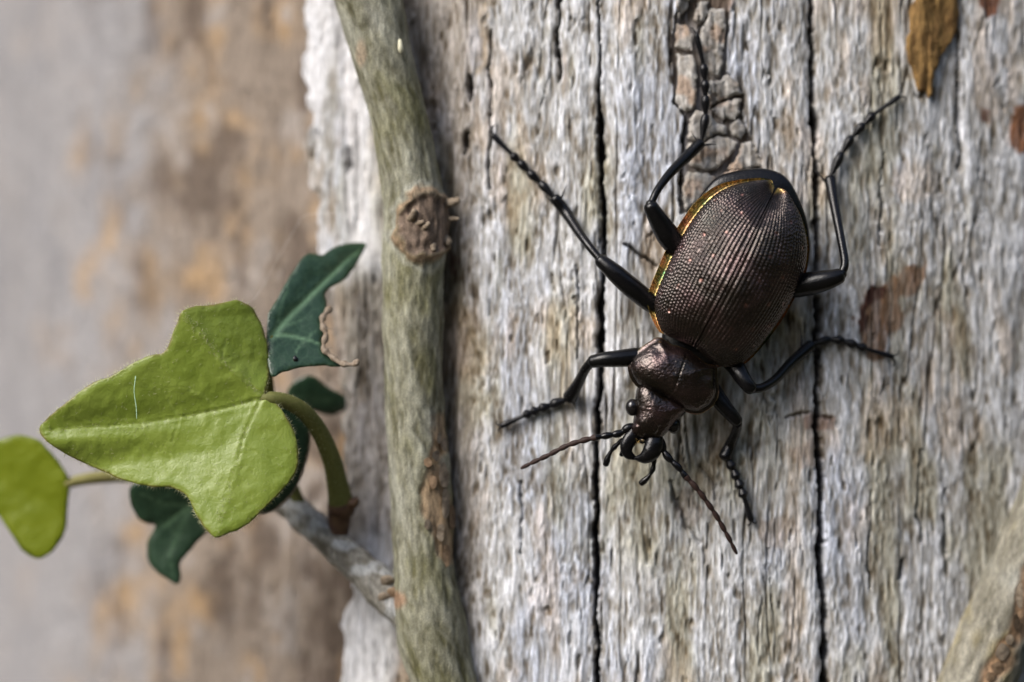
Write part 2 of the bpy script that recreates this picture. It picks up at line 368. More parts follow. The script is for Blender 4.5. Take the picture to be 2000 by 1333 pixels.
    bl = sstep(0.1, 0.5, fbm(ws*0.28, wz*0.07, 3, 83)); c = mixc(c, 0.8*bl, (0.95, 1.0, 1.12), True)
    # mossy olive patches round the head
    mo = np.exp(-((px-1440)/110)**2-((py-860)/120)**2)*0.9+np.exp(-((px-1270)/70)**2-((py-1050)/70)**2)*0.9+np.exp(-((px-1540)/50)**2-((py-650)/70)**2)+np.exp(-((px-1330)/60)**2-((py-930)/60)**2)*0.7
    mo = np.clip(mo*(0.75+0.7*blob), 0, 1); c = mixc(c, mo, (0.56, 0.52, 0.36), True)
    # brown trough right of the ivy stem
    rb = (1-sstep(905, 965, px+25*vn(z*0.12, z*0, 90)))*(1-deep)*(1-strip); c = mixc(c, 0.8*rb, (0.62, 0.53, 0.43), True)
    # bleached strip left of the ivy stem; mid part brown, leaf shade painted in
    brown_shade = sstep(500, 570, py)*sstep(1090, 1020, py); c = mixc(c, strip*brown_shade*0.8, (0.62, 0.52, 0.42), True)
    sb = strip*sstep(-0.5, 0.1, fbm(ws*0.5, wz*0.08, 3, 95))*(1-0.85*brown_shade); c = mixc(c, 0.9*sb*(0.5+0.5*f), (0.78, 0.78, 0.81))
    # decayed inner wood far left: tan, rust and grey blotches
    k1 = fbm(s*0.26, z*0.20, 4, 101, .65); k2 = fbm(s*0.24+9, z*0.18, 4, 107, .65); k3 = fbm(s*0.30, z*0.16, 4, 113, .65)
    dc = np.zeros_like(c)+np.array((0.255, 0.208, 0.168))
    dc = mixc(dc, 0.85*sstep(0.0, 0.6, k1), (0.40, 0.265, 0.14)); dc = mixc(dc, sstep(0.05, 0.5, k2), (0.33, 0.29, 0.26)); dc = mixc(dc, 0.85*sstep(0.05, 0.40, -k3), (0.12, 0.09, 0.07))
    dc = mixc(dc, 0.75*sstep(210, -20, px+220*k1), (0.29, 0.29, 0.305))
    c = c*(1-deep[..., None])+deep[..., None]*dc*(0.8+0.4*f)[..., None]
    # rusty stains where bark came away
    for ring, amt, col in stains:
        xs = [p[0] for p in ring]; ys = [p[1] for p in ring]
        m = (px > min(xs)-20) & (px < max(xs)+20) & (py > min(ys)-20) & (py < max(ys)+20)
        if not m.any(): continue
        P = px[m]+9*vn(px[m]*0.05, py[m]*0.035, 120)+4*vn(px[m]*0.17, py[m]*0.1, 121); Q = py[m]+8*vn(px[m]*0.05+7, py[m]*0.04, 122)
        ins = in_poly(P, Q, ring); d, _ = seg_dist(P, Q, ring+[ring[0]]); sd = np.where(ins, d, -d)
        a = amt*sstep(-3, 7, sd)*(0.65+0.5*np.clip(fib[m]+0.4, 0, 1)); a = np.clip(a, 0, 1)[:, None]
        cm = c[m]; c[m] = cm*(1-a)+a*(np.array(col)*(0.55+0.9*f[m])[:, None])
    c = mixc(c, np.clip(dep/1.0, 0, 1)*0.8, (0.05, 0.036, 0.026))
    c = mixc(c, 0.75*zin, (0.10, 0.075, 0.055))
    return h, np.clip(c, 0.008, 0.85)
stains = [
    ([(1810, 500), (1812, 545), (1795, 570), (1765, 590), (1772, 615), (1760, 640), (1735, 650), (1730, 700), (1700, 705), (1670, 665), (1668, 620), (1690, 575), (1730, 555), (1765, 530)], 1.0, (0.16, 0.09, 0.048)),
    ([(1705, 560), (1735, 560), (1728, 590), (1700, 600), (1690, 640), (1668, 650), (1672, 600)], 1.1, (0.05, 0.02, 0.014)),
    ([(1562, 808), (1592, 800), (1628, 812), (1622, 848), (1590, 838), (1565, 840)], 0.75, (0.17, 0.085, 0.055)),
    ([(1975, 205), (2010, 190), (2020, 300), (1985, 305), (1968, 280)], 1.1, (0.19, 0.085, 0.042)),
    ([(1912, -20), (1958, -20), (1950, 25), (1930, 40), (1915, 20)], 1.1, (0.16, 0.07, 0.04)), ([(1918, 205), (1938, 208), (1936, 240), (1920, 236)], 1.2, (0.16, 0.065, 0.04)),
    ([(1345, -30), (1435, -30), (1428, 30), (1400, 50), (1362, 45)], 0.75, (0.22, 0.135, 0.095)), ([(1480, 1010), (1540, 1000), (1555, 1040), (1520, 1070), (1485, 1060)], 0.6, (0.22, 0.16, 0.11)),
    ([(1540, 870), (1590, 850), (1600, 910), (1560, 925)], 0.4, (0.28, 0.18, 0.12)), ([(872, 480), (893, 500), (888, 545), (870, 540)], 0.85, (0.10, 0.045, 0.03)),
    ([(1320, 960), (1350, 950), (1375, 1000), (1350, 1030), (1325, 1010)], 0.5, (0.16, 0.115, 0.09)), ([(935, 0), (955, 0), (950, 150), (935, 150)], 0.5, (0.42, 0.32, 0.2)), ([(1545, 640), (1575, 660), (1560, 720), (1530, 700)], 0.45, (0.15, 0.12, 0.08)),
]
def trunk_xyz(th, z, h): r = RT+h; return np.stack([CX+r*np.sin(th), RT-r*np.cos(th), z], -1)
def trunk_at(px, py, lift=0.0, detail=True):
    """the point of the wood that shows at a pixel, lifted lift mm off it; px, py arrays"""
    px = np.atleast_1d(np.asarray(px, float)); py = np.atleast_1d(np.asarray(py, float)); y = np.zeros_like(px)
    for it in range(7):
        p = W(px, py, y); th = np.arcsin(np.clip((p[:, 0]-CX)/(RT+1), -0.99, 0.99))
        h = trunk_h(RT*th, p[:, 2], px, py)[0] if (detail and it > 3) else np.zeros_like(px)
        y = RT-(RT+h+lift)*np.cos(th)
    return W(px, py, y)
root = empty('tree_trunk', (CX, RT, 0), 'weathered grey dead tree trunk with long dark vertical cracks behind the ivy', 'tree trunk')
T_ORG = (CX, RT, 0)
fs = 0.09/RT
th = np.concatenate([np.linspace(-math.pi, -1.32, 60, endpoint=False), np.arange(-1.32, -0.50, 0.0042), np.arange(-0.50, 0.47, fs), np.linspace(0.47, math.pi, 90, endpoint=False)])
zz = np.concatenate([np.linspace(0, Z0-60, 50, endpoint=False), np.linspace(Z0-60, Z0-27.5, 40, endpoint=False), np.arange(Z0-27.5, Z0+27.5, 0.095), np.linspace(Z0+27.5, Z0+70, 50), np.linspace(Z0+90, 2400, 40)])
TH, ZZ = np.meshgrid(th, zz, indexing='xy')
ppx, ppy = toPX(trunk_xyz(TH, ZZ, 0*TH)); back = np.abs(TH) > 1.45
ppx = np.where(back, np.where(TH < 0, -600, 2600), ppx)
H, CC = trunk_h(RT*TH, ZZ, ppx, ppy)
H = np.where(TH > 1.6, H-8*sstep(2.0, 3.1, TH), H)                  # closes the ledge at the back
H = H+0.012*np.clip(300-ZZ, 0, 300)*(1+0.5*np.sin(3*TH+0.4))       # root flare
TV = trunk_xyz(TH, ZZ, H)
top = len(zz)-1; cen = np.array([[CX, RT, 2404.0]])
F = grid_faces(len(zz), len(th), True)
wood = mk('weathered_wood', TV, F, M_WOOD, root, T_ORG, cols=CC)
ring = TV[-1]; Vt = np.vstack([ring, cen]); nt = len(ring)
mk('broken_top', Vt, [[i, (i+1) % nt, nt] for i in range(nt)], M_WOOD, root, T_ORG, cols=np.full((nt+1, 3), 0.25))

def cdt(poly, step, jitter=0.25, seed=1):
    """triangulate a pixel polygon with inner points every step px"""
    rng = np.random.default_rng(seed); P = np.array(poly, float); x0, y0 = P.min(0); x1, y1 = P.max(0)
    gx, gy = np.meshgrid(np.arange(x0, x1, step), np.arange(y0, y1, step*0.87)); gx = gx+(np.arange(gx.shape[0]) % 2)[:, None]*step/2
    gx = (gx+rng.uniform(-jitter, jitter, gx.shape)*step).ravel(); gy = (gy+rng.uniform(-jitter, jitter, gy.shape)*step).ravel()
    ins = in_poly(gx, gy, P); d, _ = seg_dist(gx, gy, list(map(tuple, P))+[tuple(P[0])]); ok = ins & (d > step*0.5)
    pts = np.vstack([P, np.stack([gx[ok], gy[ok]], 1)]); n = len(P)
    r = delaunay_2d_cdt([Vector(p) for p in pts], [(i, (i+1) % n) for i in range(n)], [], 1, 1e-4)
    V = np.array([(v.x, v.y) for v in r[0]]); F = [list(f) for f in r[2]]
    return V, F
def boundary(F):
    e = {}
    for f in F:
        for i in range(len(f)):
            a, b = f[i], f[(i+1) % len(f)]
            if (b, a) in e: del e[(b, a)]
            else: e[(a, b)] = 1
    return list(e)
def shell(a, b, F):
    """solid piece from a top and a bottom sheet; its rim has vertices of its own so that the edge stays crisp"""
    n = len(a); FF = [f[::-1] for f in F]+[[i+n for i in f] for f in F]; E = boundary(F); V = [a, b]; k = 2*n
    for p, q in E:
        V.append(np.array([a[p], a[q], b[q], b[p]])); FF.append([k, k+1, k+2, k+3]); k += 4
    return np.vstack(V), FF
def plate(name, poly, thick, colfn, seed, step=4.0, n=60, edge=2.2):
    PL = np.array(poly+[poly[0]], float); sl = np.r_[0, np.cumsum(np.linalg.norm(np.diff(PL, axis=0), axis=1))]; ql = np.linspace(0, sl[-1], n, endpoint=False)
    out = np.stack([np.interp(ql, sl, PL[:, k]) for k in (0, 1)], 1); oc_ = out.mean(0); od = out-oc_; out = out+od/np.linalg.norm(od, axis=1, keepdims=True)*1.9; out += np.stack([vn(out[:, 0]*0.15, out[:, 1]*0.15, seed), vn(out[:, 0]*0.15+9, out[:, 1]*0.15, seed+1)], 1)*2.4
    V, F = cdt(out, step, seed=seed); d, _ = seg_dist(V[:, 0], V[:, 1], list(map(tuple, out))+[tuple(out[0])])
    r = np.clip(d/edge, 0, 1); prof = np.sqrt(1-(1-r)**2)
    nz = 0.10*fbm(V[:, 0]*0.09, V[:, 1]*0.035, 3, seed+3)+0.05*fbm(V[:, 0]*0.3, V[:, 1]*0.1, 2, seed+4)
    base = trunk_at(V[:, 0], V[:, 1], 0.0, False); P = trunk_at(V[:, 0], V[:, 1], 0.0)
    off = (thick*(0.7+0.3*prof)+nz*prof)
    topv = P.copy(); topv[:, 1] -= off; bot = P.copy(); bot[:, 1] += 0.3
    c = colfn(V[:, 0], V[:, 1], seed); VV, FF = shell(topv, bot, F); nV = len(V)
    return mk(name, VV, FF, M_WOOD, root, T_ORG, cols=np.vstack([c, c, c[np.arange(len(VV)-2*nV) % nV]]))
def bark_col(x, y, s):
    f = np.clip(0.5+0.6*fbm(x*0.10, y*0.06, 4, s+20)+0.35*fbm(x*0.3, y*0.14, 2, s+21), 0, 1)[:, None]
    w = sstep(0.1, 0.5, fbm(x*0.03, y*0.03, 2, 300))[:, None]
    c = np.array((0.24, 0.21, 0.175))*(1-f)+np.array((0.58, 0.56, 0.53))*f
    return c*(1-w)+w*c*np.array((1.0, 0.82, 0.70))
def remnant_col(x, y, s):
    f = np.clip(0.5+0.8*fbm(x*0.11, y*0.025, 4, s+20), 0, 1)[:, None]
    return np.array((0.10, 0.052, 0.018))*(1-f)+np.array((0.33, 0.20, 0.072))*f
plates = [
    [(1322, 108), (1340, 113), (1353, 111), (1357, 130), (1359, 168), (1357, 205), (1344, 218), (1328, 213), (1321, 195), (1324, 150)],
    [(1322, 50), (1340, 52), (1350, 70), (1352, 96), (1340, 100), (1321, 91)], [(1350, -20), (1342, 10), (1326, 38), (1322, 0), (1332, -25)],
    [(1370, 62), (1388, 20), (1412, 22), (1416, 60), (1410, 95), (1410, 134), (1402, 148), (1386, 144), (1372, 122), (1363, 90)],
    [(1385, 158), (1405, 161), (1418, 147), (1438, 165), (1448, 184), (1420, 189), (1400, 199), (1386, 209), (1381, 182)],
    [(1412, 202), (1447, 194), (1442, 221), (1434, 230), (1410, 231), (1393, 216)],
    [(1348, 236), (1362, 219), (1378, 223), (1400, 242), (1415, 247), (1416, 262), (1395, 261), (1375, 274), (1345, 270)],
    [(1428, 245), (1444, 234), (1454, 258), (1445, 270), (1429, 262)],
    [(1345, 280), (1372, 283), (1400, 270), (1420, 271), (1437, 282), (1433, 296), (1410, 320), (1388, 333), (1350, 325), (1341, 300)],
    [(1449, 283), (1466, 276), (1478, 300), (1485, 324), (1440, 332), (1422, 331), (1445, 302)],
    [(1342, 338), (1380, 342), (1395, 350), (1385, 365), (1360, 395), (1338, 410), (1334, 370)],
    [(1362, 10), (1382, 5), (1380, 25), (1366, 48), (1356, 40)], [(1425, 335), (1480, 333), (1470, 350), (1420, 356), (1404, 350)],
]
for i, p in enumerate(plates): plate('bark_plate', p, 0.62, bark_col, 200+i*11)
b = plate('bark_remnant', [(1810, -130), (1792, -60), (1790, 0), (1777, 22), (1780, 49), (1773, 75), (1771, 97), (1777, 127), (1786, 154), (1792, 176), (1805, 179), (1812, 190), (1820, 184), (1823, 150), (1835, 109), (1854, 86), (1869, 56), (1871, 30), (1865, -10), (1850, -90)], 0.45, remnant_col, 700, n=110)
b['label'] = 'orange brown fibrous remnant of inner bark'

# ------------------------------------------------------------------ ivy
def stem(name, path, org, parent, seg=80, ring=0.16, colour=None, seed=1, amp=1.0, extra=None):
    """path rows: px, py, y, radius mm; woody stem with fissured bark"""
    P = np.array(path, float); C = W(P[:, 0], P[:, 1], P[:, 2]); A = np.hstack([C, P[:, 3:4]])
    L = np.linalg.norm(np.diff(C, axis=0), axis=1).sum(); A = cr(A, max(8, int(L/ring))); C = A[:, :3]; R = A[:, 3]
    T, N, B = frames(C); a = np.linspace(0, 2*np.pi, seg, endpoint=False); s = np.r_[0, np.cumsum(np.linalg.norm(np.diff(C, axis=0), axis=1))]
    ca, sa = np.cos(a), np.sin(a); Sg = s[:, None]+0*a; Rr = R[:, None]+0*a
    dirn = ca[None, :, None]*N[:, None]+sa[None, :, None]*B[:, None]
    X = C[:, None]+dirn*Rr[..., None]; px, py = toPX(X)
    # seam-free noise: coordinates on the cylinder seen as cos/sin pairs
    cu, cv = ca*R.mean(), sa*R.mean()
    def nz(fx, fz, o, sd): return 0.5*(fbm(cu*fx+Sg*fz*0.31, Sg*fz+cv*fx*0.57, o, sd)+fbm(cv*fx-Sg*fz*0.29, Sg*fz*0.93-cu*fx*0.61, o, sd+50))
    big = nz(0.5, 0.25, 3, seed); fis = nz(2.4, 0.45, 4, seed+9); fin = nz(5.0, 1.6, 3, seed+17)
    h = amp*(0.14*big+0.17*fis+0.09*fin)
    front = dirn[..., 1] < 0.15
    col, dh = colour(px, py, big, fis, fin, front, seed)
    X = X+dirn*(h+dh)[..., None]
    nr = len(C); V = np.vstack([X.reshape(-1, 3), C[:1]-T[:1]*R[0]*0.2, C[-1:]+T[-1:]*R[-1]*0.2]); n = nr*seg
    F = [list(f) for f in grid_faces(nr, seg, True)]
    F += [[(j+1) % seg, j, n] for j in range(seg)]+[[(nr-1)*seg+j, (nr-1)*seg+(j+1) % seg, n+1] for j in range(seg)]
    cc = np.vstack([col.reshape(-1, 3), col[0].mean(0)[None], col[-1].mean(0)[None]])
    return mk(name, V, F, M_STEM, parent, org, cols=cc)
def mixa(c, m, col): m = np.asarray(m)[..., None]; return c*(1-m)+m*np.array(col)
def main_col(px, py, big, fis, fin, front, seed):
    f = np.clip(0.5+0.9*fis+0.5*fin, 0, 1)[..., None]
    c = np.array((0.085, 0.078, 0.036))*(1-f)+np.array((0.34, 0.335, 0.26))*f
    c = mixa(c, 0.5*sstep(0.0, 0.45, big), (0.14, 0.135, 0.045)); c = mixa(c, 0.55*sstep(0.05, 0.5, -big), (0.36, 0.36, 0.31))
    dh = 0*big; fr = front.astype(float)
    # old wound with a raised collar
    q = np.hypot((px-832)/56.0, (py-440)/64.0)+0.16*vn(px*0.03, py*0.03, 33)+0.08*vn(px*0.09, py*0.09, 34); q = np.where(front, q, 9)
    dh += 0.34*np.exp(-((q-0.95)/0.14)**2)+0.16*(1-sstep(0.5, 1.0, q))+(0.12*fin+0.10*fis)*(1-sstep(.8, 1, q))
    c = mixa(c, 1-sstep(0.85, 1.0, q), (0.165, 0.12, 0.088)); c = c*(1+0.8*np.where(q < 1, fin, 0))[..., None]
    c = mixa(c, 0.8*np.exp(-((q-1.03)/0.10)**2), (0.27, 0.175, 0.105)); c = mixa(c, 0.5*np.exp(-((q-1.25)/0.12)**2), (0.38, 0.38, 0.33))
    # peeled patch on the right flank low down
    e, _ = seg_dist(px+14*vn(px*0.03, py*0.03, 35), py, [(868, 830), (850, 900), (845, 960), (862, 1010), (880, 1080)]); e = np.where(front, e, 99)
    pm = 1-sstep(14, 30, e); dh -= 0.16*pm; c = mixa(c, 0.85*pm, (0.36, 0.25, 0.15)); c = c*(1+0.7*pm*fin)[..., None]
    e2 = np.where(front, np.hypot((px-772)/22, (py-1172)/18), 9); c = mixa(c, 0.8*(1-sstep(0.6, 1.3, e2)), (0.30, 0.17, 0.10))
    e3 = np.where(front, np.hypot((px-705)/10, (py-105)/26), 9); c = mixa(c, 0.5*(1-sstep(0.6, 1.4, e3)), (0.36, 0.24, 0.15))
    return np.clip(c, 0.01, 0.7), dh
def branch_col(px, py, big, fis, fin, front, seed):
    f = np.clip(0.5+0.9*fis+0.6*fin, 0, 1)[..., None]
    c = np.array((0.13, 0.115, 0.085))*(1-f)+np.array((0.36, 0.345, 0.31))*f
    c = mixa(c, 0.75*sstep(0.0, 0.35, fbm(px*0.03, py*0.045, 3, 44)), (0.46, 0.47, 0.47)); return np.clip(c, 0.02, 0.7), 0.10*vn(px*0.02+py*0.06, px*0.03, 46)
def right_col(px, py, big, fis, fin, front, seed):
    f = np.clip(0.5+0.9*fis+0.5*fin, 0, 1)[..., None]
    c = np.array((0.115, 0.105, 0.075))*(1-f)+np.array((0.33, 0.31, 0.25))*f
    c = mixa(c, 0.55*sstep(0.1, 0.45, big), (0.34, 0.27, 0.10)); c = mixa(c, 0.4*sstep(0.1, 0.5, -big), (0.36, 0.38, 0.36))
    e, _ = seg_dist(px+12*vn(px*0.03, py*0.03, 36), py, [(2010, 1120), (1995, 1190), (1965, 1280), (1930, 1340)]); pm = np.where(front, 1-sstep(10, 24, e), 0)
    return np.clip(mixa(c, 0.85*pm, (0.36, 0.225, 0.13)), 0.02, 0.7), -0.18*pm

IV = (-6.0, 2.0, 0.0)
ivy = empty('ivy_vine', IV, 'ivy vine with an olive grey woody stem, side branch and six lobed leaves', 'ivy')
# (left edge, right edge) of the main stem as it shows -> centre, radius
edges = [(-120, 610, 735), (0, 655, 784), (105, 686, 806), (210, 720, 829), (315, 739, 851), (378, 747, 864), (440, 750, 872), (504, 747, 870), (560, 747, 866), (740, 751, 865), (918, 758, 880), (1096, 769, 889), (1162, 768, 898), (1251, 778, 915), (1333, 806, 930), (1430, 835, 955)]
main = [(560, -330, 4.2, 2.2)]+[((a+b)/2, y, 1.2, (b-a)/2*K*1.005) for y, a, b in edges]+[(950, 1700, 1.0, 2.2), (1010, 2400, 0.6, 2.3)]
main = [(480, -620, 7.0, 2.1), (400, -1100, 10.0, 2.0)][::-1]+main
for y in (4000, 8000, 14000, 20000, 25450): main.append((1040+30*math.sin(y/3000), y, 0.6-4*sstep(12000, 25000, y), 2.4+y/20000))
stem_o = stem('stem', main[:-5], IV, ivy, seg=110, ring=0.15, colour=main_col, seed=3)
lo = stem('lower_stem', main[-6:], IV, ivy, seg=24, ring=6.0, colour=branch_col, seed=5)
rg = random.Random(5)
# stubs of cut aerial rootlets in the wound, and loose bark flakes on the flank
for (x, y, dx, dy, L, r) in [(803, 428, 0.3, 0.6, 0.9, 0.22), (826, 447, 0.5, 0.4, 0.9, 0.16), (815, 436, 0.6, 0.1, 0.7, 0.15), (873, 398, 0.9, 0.25, 0.9, 0.24), (876, 428, 1.0, 0.0, 0.7, 0.12), (868, 470, 0.5, -0.3, 0.6, 0.3), (845, 480, 0.2, -0.6, 0.5, 0.2)]:
    yy = 1.2-math.sqrt(max(0.2, 2.15**2-((x-811)*K)**2))-0.05
    p = W(x, y, yy); C = [p, p+np.array((dx*0.4, -0.35, dy*0.3))*L, p+np.array((dx, -0.5, dy))*L]
    V, F = tube(cr(C, 8), 1.35*r*np.linspace(1.15, 0.75, 8)*(1+0.12*np.sin(np.arange(8)*2.1)), 9, 0.8)
    mk('rootlet', V, F, M_ROOT, stem_o, IV)
def flake(x, y, w, h, cx, cy0, R, sd, lift=0.1):
    pol = [(x+w*math.cos(t)*(0.75+0.4*rg.random()), y+h*math.sin(t)*(0.75+0.4*rg.random())) for t in np.linspace(0, 2*math.pi, 9, endpoint=False)]
    out = cr(pol, 26, True); V, F = cdt(out, max(3, w/4), seed=sd); n = len(V)
    rr = np.clip(1-((V[:, 0]-cx(V[:, 1]))*K/R)**2, 0.02, 1); yy = cy0-R*np.sqrt(rr)
    bend = 0.10*(V[:, 0]-x)/w*rg.choice((-1, 1))+0.05*vn(V[:, 0]*0.1, V[:, 1]*0.1, sd)
    a = W(V[:, 0], V[:, 1], yy-lift-0.14-bend); bb = W(V[:, 0], V[:, 1], yy-lift+0.10)
    return shell(a, bb, F)
cxm = lambda y: np.interp(y, [e[0] for e in edges], [(e[1]+e[2])/2 for e in edges])
for i, (x, y, w, h) in enumerate([(835, 903, 9, 9), (852, 890, 7, 12), (866, 930, 10, 26), (846, 942, 8, 14), (870, 985, 9, 28), (860, 1040, 8, 20), (872, 1085, 8, 22), (835, 1025, 7, 9), (868, 868, 6, 14), (884, 1010, 6, 24), (858, 855, 5, 12)]):
    V, F = flake(x, y, w, h, cxm, 1.2, 2.2, 800+i, 0.02)
    mk('bark_flake', V, F, M_SCAR if i % 3 == 0 else M_ROOT, stem_o, IV)
V, F = tube(cr([W(781, 78, -0.85), W(782, 90, -0.98), W(783, 102, -0.95)], 9), 0.19*np.array([0.5, 0.75, 0.8, 0.85, 0.95, 1.05, 1.1, 1.0, 0.7]), 12)  # small pale speck stuck to the stem
mk('pale_speck', V, F, plain('pale_speck_skin', (0.55, 0.52, 0.36), (0.68, 0.66, 0.5), 6, 0.5), stem_o, IV)
br = stem('branch', [(850, 1205, 1.6, 1.6), (800, 1190, 1.7, 1.55), (755, 1158, 1.9, 1.42), (728, 1130, 2.2, 1.26), (690, 1095, 2.8, 1.22), (650, 1062, 3.3, 1.12), (610, 1025, 4.0, 1.05), (570, 990, 4.8, 1.0), (530, 965, 5.6, 0.95), (480, 945, 6.6, 0.85), (440, 935, 7.2, 0.6)], IV, ivy, seg=48, ring=0.2, colour=branch_col, seed=21)
# torn bark where the branch leaves the stem
for i, (x, y, r) in enumerate([(748, 1140, 0.42), (762, 1165, 0.5), (742, 1172, 0.35), (775, 1178, 0.45)]):
    p = W(x, y, 0.7); C = cr([p, p+np.array((0.35, -0.2, 0.3)), p+np.array((0.8, -0.15, 0.15))], 7)
    V, F = tube(C, r*np.array([0.5, 0.9, 1, 0.9, 0.8, 0.6, 0.3]), 9, 0.45); mk('torn_bark', V, F, M_SCAR if i % 2 else M_ROOT, br, IV)

def leaf(name, outline, depth, veins, mat, step=6.0, n=200, label=None, thick=0.22, seed=1, wob=1.0, edgew=3.0):
    """outline in px, depth(px,py)->y mm; veins: (points, half width px at base, height mm, colour strength)"""
    out = cr(outline, n, True); out += wob*np.stack([vn(out[:, 0]*0.08, out[:, 1]*0.08, seed), vn(out[:, 0]*0.08+5, out[:, 1]*0.08, seed+1)], 1)
    V, F = cdt(out, step, seed=seed); px, py = V[:, 0], V[:, 1]; y = depth(px, py)
    vein = np.zeros(len(V))
    for pts, w, hh, cs in veins:
        d, t = seg_dist(px, py, pts); ww = w*(1-0.65*t); g = np.exp(-(d/ww)**2); vein = np.maximum(vein, cs*g); y = y+hh*g*(1-0.5*t)-0.5*hh*np.exp(-(d/(ww*4))**2)*(1-0.5*t)
    y = y+0.07*fbm(px*0.022, py*0.022, 3, seed+5)+0.03*vn(px*0.07, py*0.07, seed+6)
    d, _ = seg_dist(px, py, list(map(tuple, out))+[tuple(out[0])]); edge = np.exp(-(d/edgew)**2)*np.clip(0.7+0.6*vn(px*0.06, py*0.06, seed+8), 0, 1)
    y = y+0.10*np.exp(-(d/7.0)**2)
    nV = len(V); A = W(px, py, y); Bk = W(px, py, y+thick)
    FF = [f[::-1] for f in F]+[[i+nV for i in f] for f in F]+[[p, q, q+nV, p+nV] for p, q in boundary(F)]
    o = mk(name, np.vstack([A, Bk]), FF, mat, ivy, IV, attrs={'vein': np.r_[vein, vein], 'edge': np.r_[edge, edge]})
    if label: o['label'] = label
    return o, out
def petiole(path, parent, mat, name='petiole', seg=14):
    P = np.array(path, float); C = np.hstack([W(P[:, 0], P[:, 1], P[:, 2]), P[:, 3:4]*1.2]); A = cr(C, 40); V, F = tube(A[:, :3], A[:, 3], seg); return mk(name, V, F, mat, parent, IV), A

# young bright leaf
L1 = [(519, 770), (524, 742), (524, 694), (516, 651), (497, 607), (475, 591), (454, 587), (411, 597), (378, 599), (354, 610), (346, 629), (332, 667), (319, 688), (281, 699), (216, 734), (173, 753), (124, 791), (86, 824), (77, 842), (97, 867), (151, 899), (205, 923), (238, 937), (292, 950), (335, 953), (367, 972), (384, 1007), (405, 1037), (421, 1050), (448, 1042), (481, 1026), (519, 991), (556, 953), (578, 921), (583, 888), (573, 840), (551, 802), (532, 783)]
mid1 = [(517, 778), (470, 790), (430, 801), (351, 815), (280, 828), (216, 832), (150, 835), (86, 842)]
up1 = [(517, 776), (497, 760), (470, 735), (432, 705), (395, 655), (360, 617)]; dn1 = [(510, 782), (490, 820), (475, 856), (463, 905), (443, 964), (425, 1040)]
def dep1(px, py):
    my = np.interp(px, [86, 216, 351, 470, 519], [842, 832, 815, 790, 776]); s = (py-my)*K
    ux = np.interp(py, [560, 617, 655, 705, 735, 776], [330, 360, 395, 432, 470, 519]); s2 = (px-ux)*K
    y = -3.0-np.where(s > 0, 0.33*s-0.010*s*s, 0.16*np.abs(s))
    up = s < 0; y = y-np.where(up & (s2 > 0), -0.42*s2, np.where(up, -0.03*s2, 0))*sstep(0, 2.0, -s)
    dx = np.interp(py, [782, 856, 905, 964, 1040], [510, 475, 463, 443, 425]); s3 = (px-dx)*K
    y = y+np.where((s > 0), 0.12*np.sqrt(s3*s3+0.4), 0)*sstep(0.5, 3, s)
    return y+0.004*((300-px)*K)**2*(px < 300)+0.05*sstep(0, 3, s)
v1 = [(mid1, 3.4, 0.16, 0.55), (up1, 3.0, 0.14, 0.5), (dn1, 3.0, 0.13, 0.5), ([(351, 815), (320, 770), (262, 745)], 2.2, 0.09, 0.5), ([(430, 801), (395, 770), (345, 755), (320, 745)], 2.2, 0.09, 0.5), ([(350, 817), (335, 870), (325, 935)], 2.2, 0.09, 0.5), ([(280, 828), (250, 870), (215, 905)], 2.0, 0.04, 0.3),
      ([(432, 705), (440, 670), (455, 620)], 2.2, 0.09, 0.5), ([(432, 705), (470, 690), (505, 690)], 2.0, 0.09, 0.5), ([(470, 870), (510, 890), (550, 910)], 2.2, 0.09, 0.5), ([(463, 905), (430, 930), (400, 960)], 2.0, 0.04, 0.3), ([(216, 832), (190, 810), (160, 800)], 1.8, 0.04, 0.25)]
leaf1, out1 = leaf('leaf', L1, dep1, v1, M_LEAF_YOUNG, step=4.5, n=320, label='large bright lime green young leaf with downy edge', seed=11, thick=0.16)
pet1, PA = petiole([(510, 778, -2.75, 0.30), (530, 779, -2.7, 0.42), (560, 785, -2.2, 0.45), (592, 803, -1.4, 0.48), (622, 840, -0.2, 0.5), (645, 890, 1.0, 0.55), (658, 940, 2.0, 0.62), (666, 985, 2.8, 0.78)], leaf1, M_PETIOLE)
petiole([(666, 980, 2.8, 0.8), (667, 992, 2.9, 0.86), (664, 1005, 3.1, 0.72), (660, 1040, 3.3, 0.66)], leaf1, M_PETIOLE_BASE, 'petiole_base')
petiole([(672, 985, 2.4, 0.2), (688, 984, 2.3, 0.34), (697, 976, 2.3, 0.2)], leaf1, M_PETIOLE_BASE, 'bud_scale')
hm = Mesh(); rr = random.Random(3); no = len(out1); oc = out1.mean(0)
for k in range(950):
    i = rr.randrange(no); p = out1[i]; tg = out1[(i+1) % no]-out1[i-1]; nn_ = np.array((tg[1], -tg[0])); nn_ /= np.linalg.norm(nn_)+1e-9
    if in_poly(np.array([p[0]+nn_[0]*4]), np.array([p[1]+nn_[1]*4]), out1)[0]: nn_ = -nn_
    p = p+(tg/np.linalg.norm(tg))*rr.uniform(-4, 4); y = float(dep1(np.array([p[0]]), np.array([p[1]]))[0])+0.15
    V, F = spike(W(p[0], p[1], y), (nn_[0]+rr.gauss(0, .5), rr.gauss(-0.2, .5), -nn_[1]+rr.gauss(0, .5)), rr.uniform(0.14, 0.42), 0.011); hm.add(V, F)
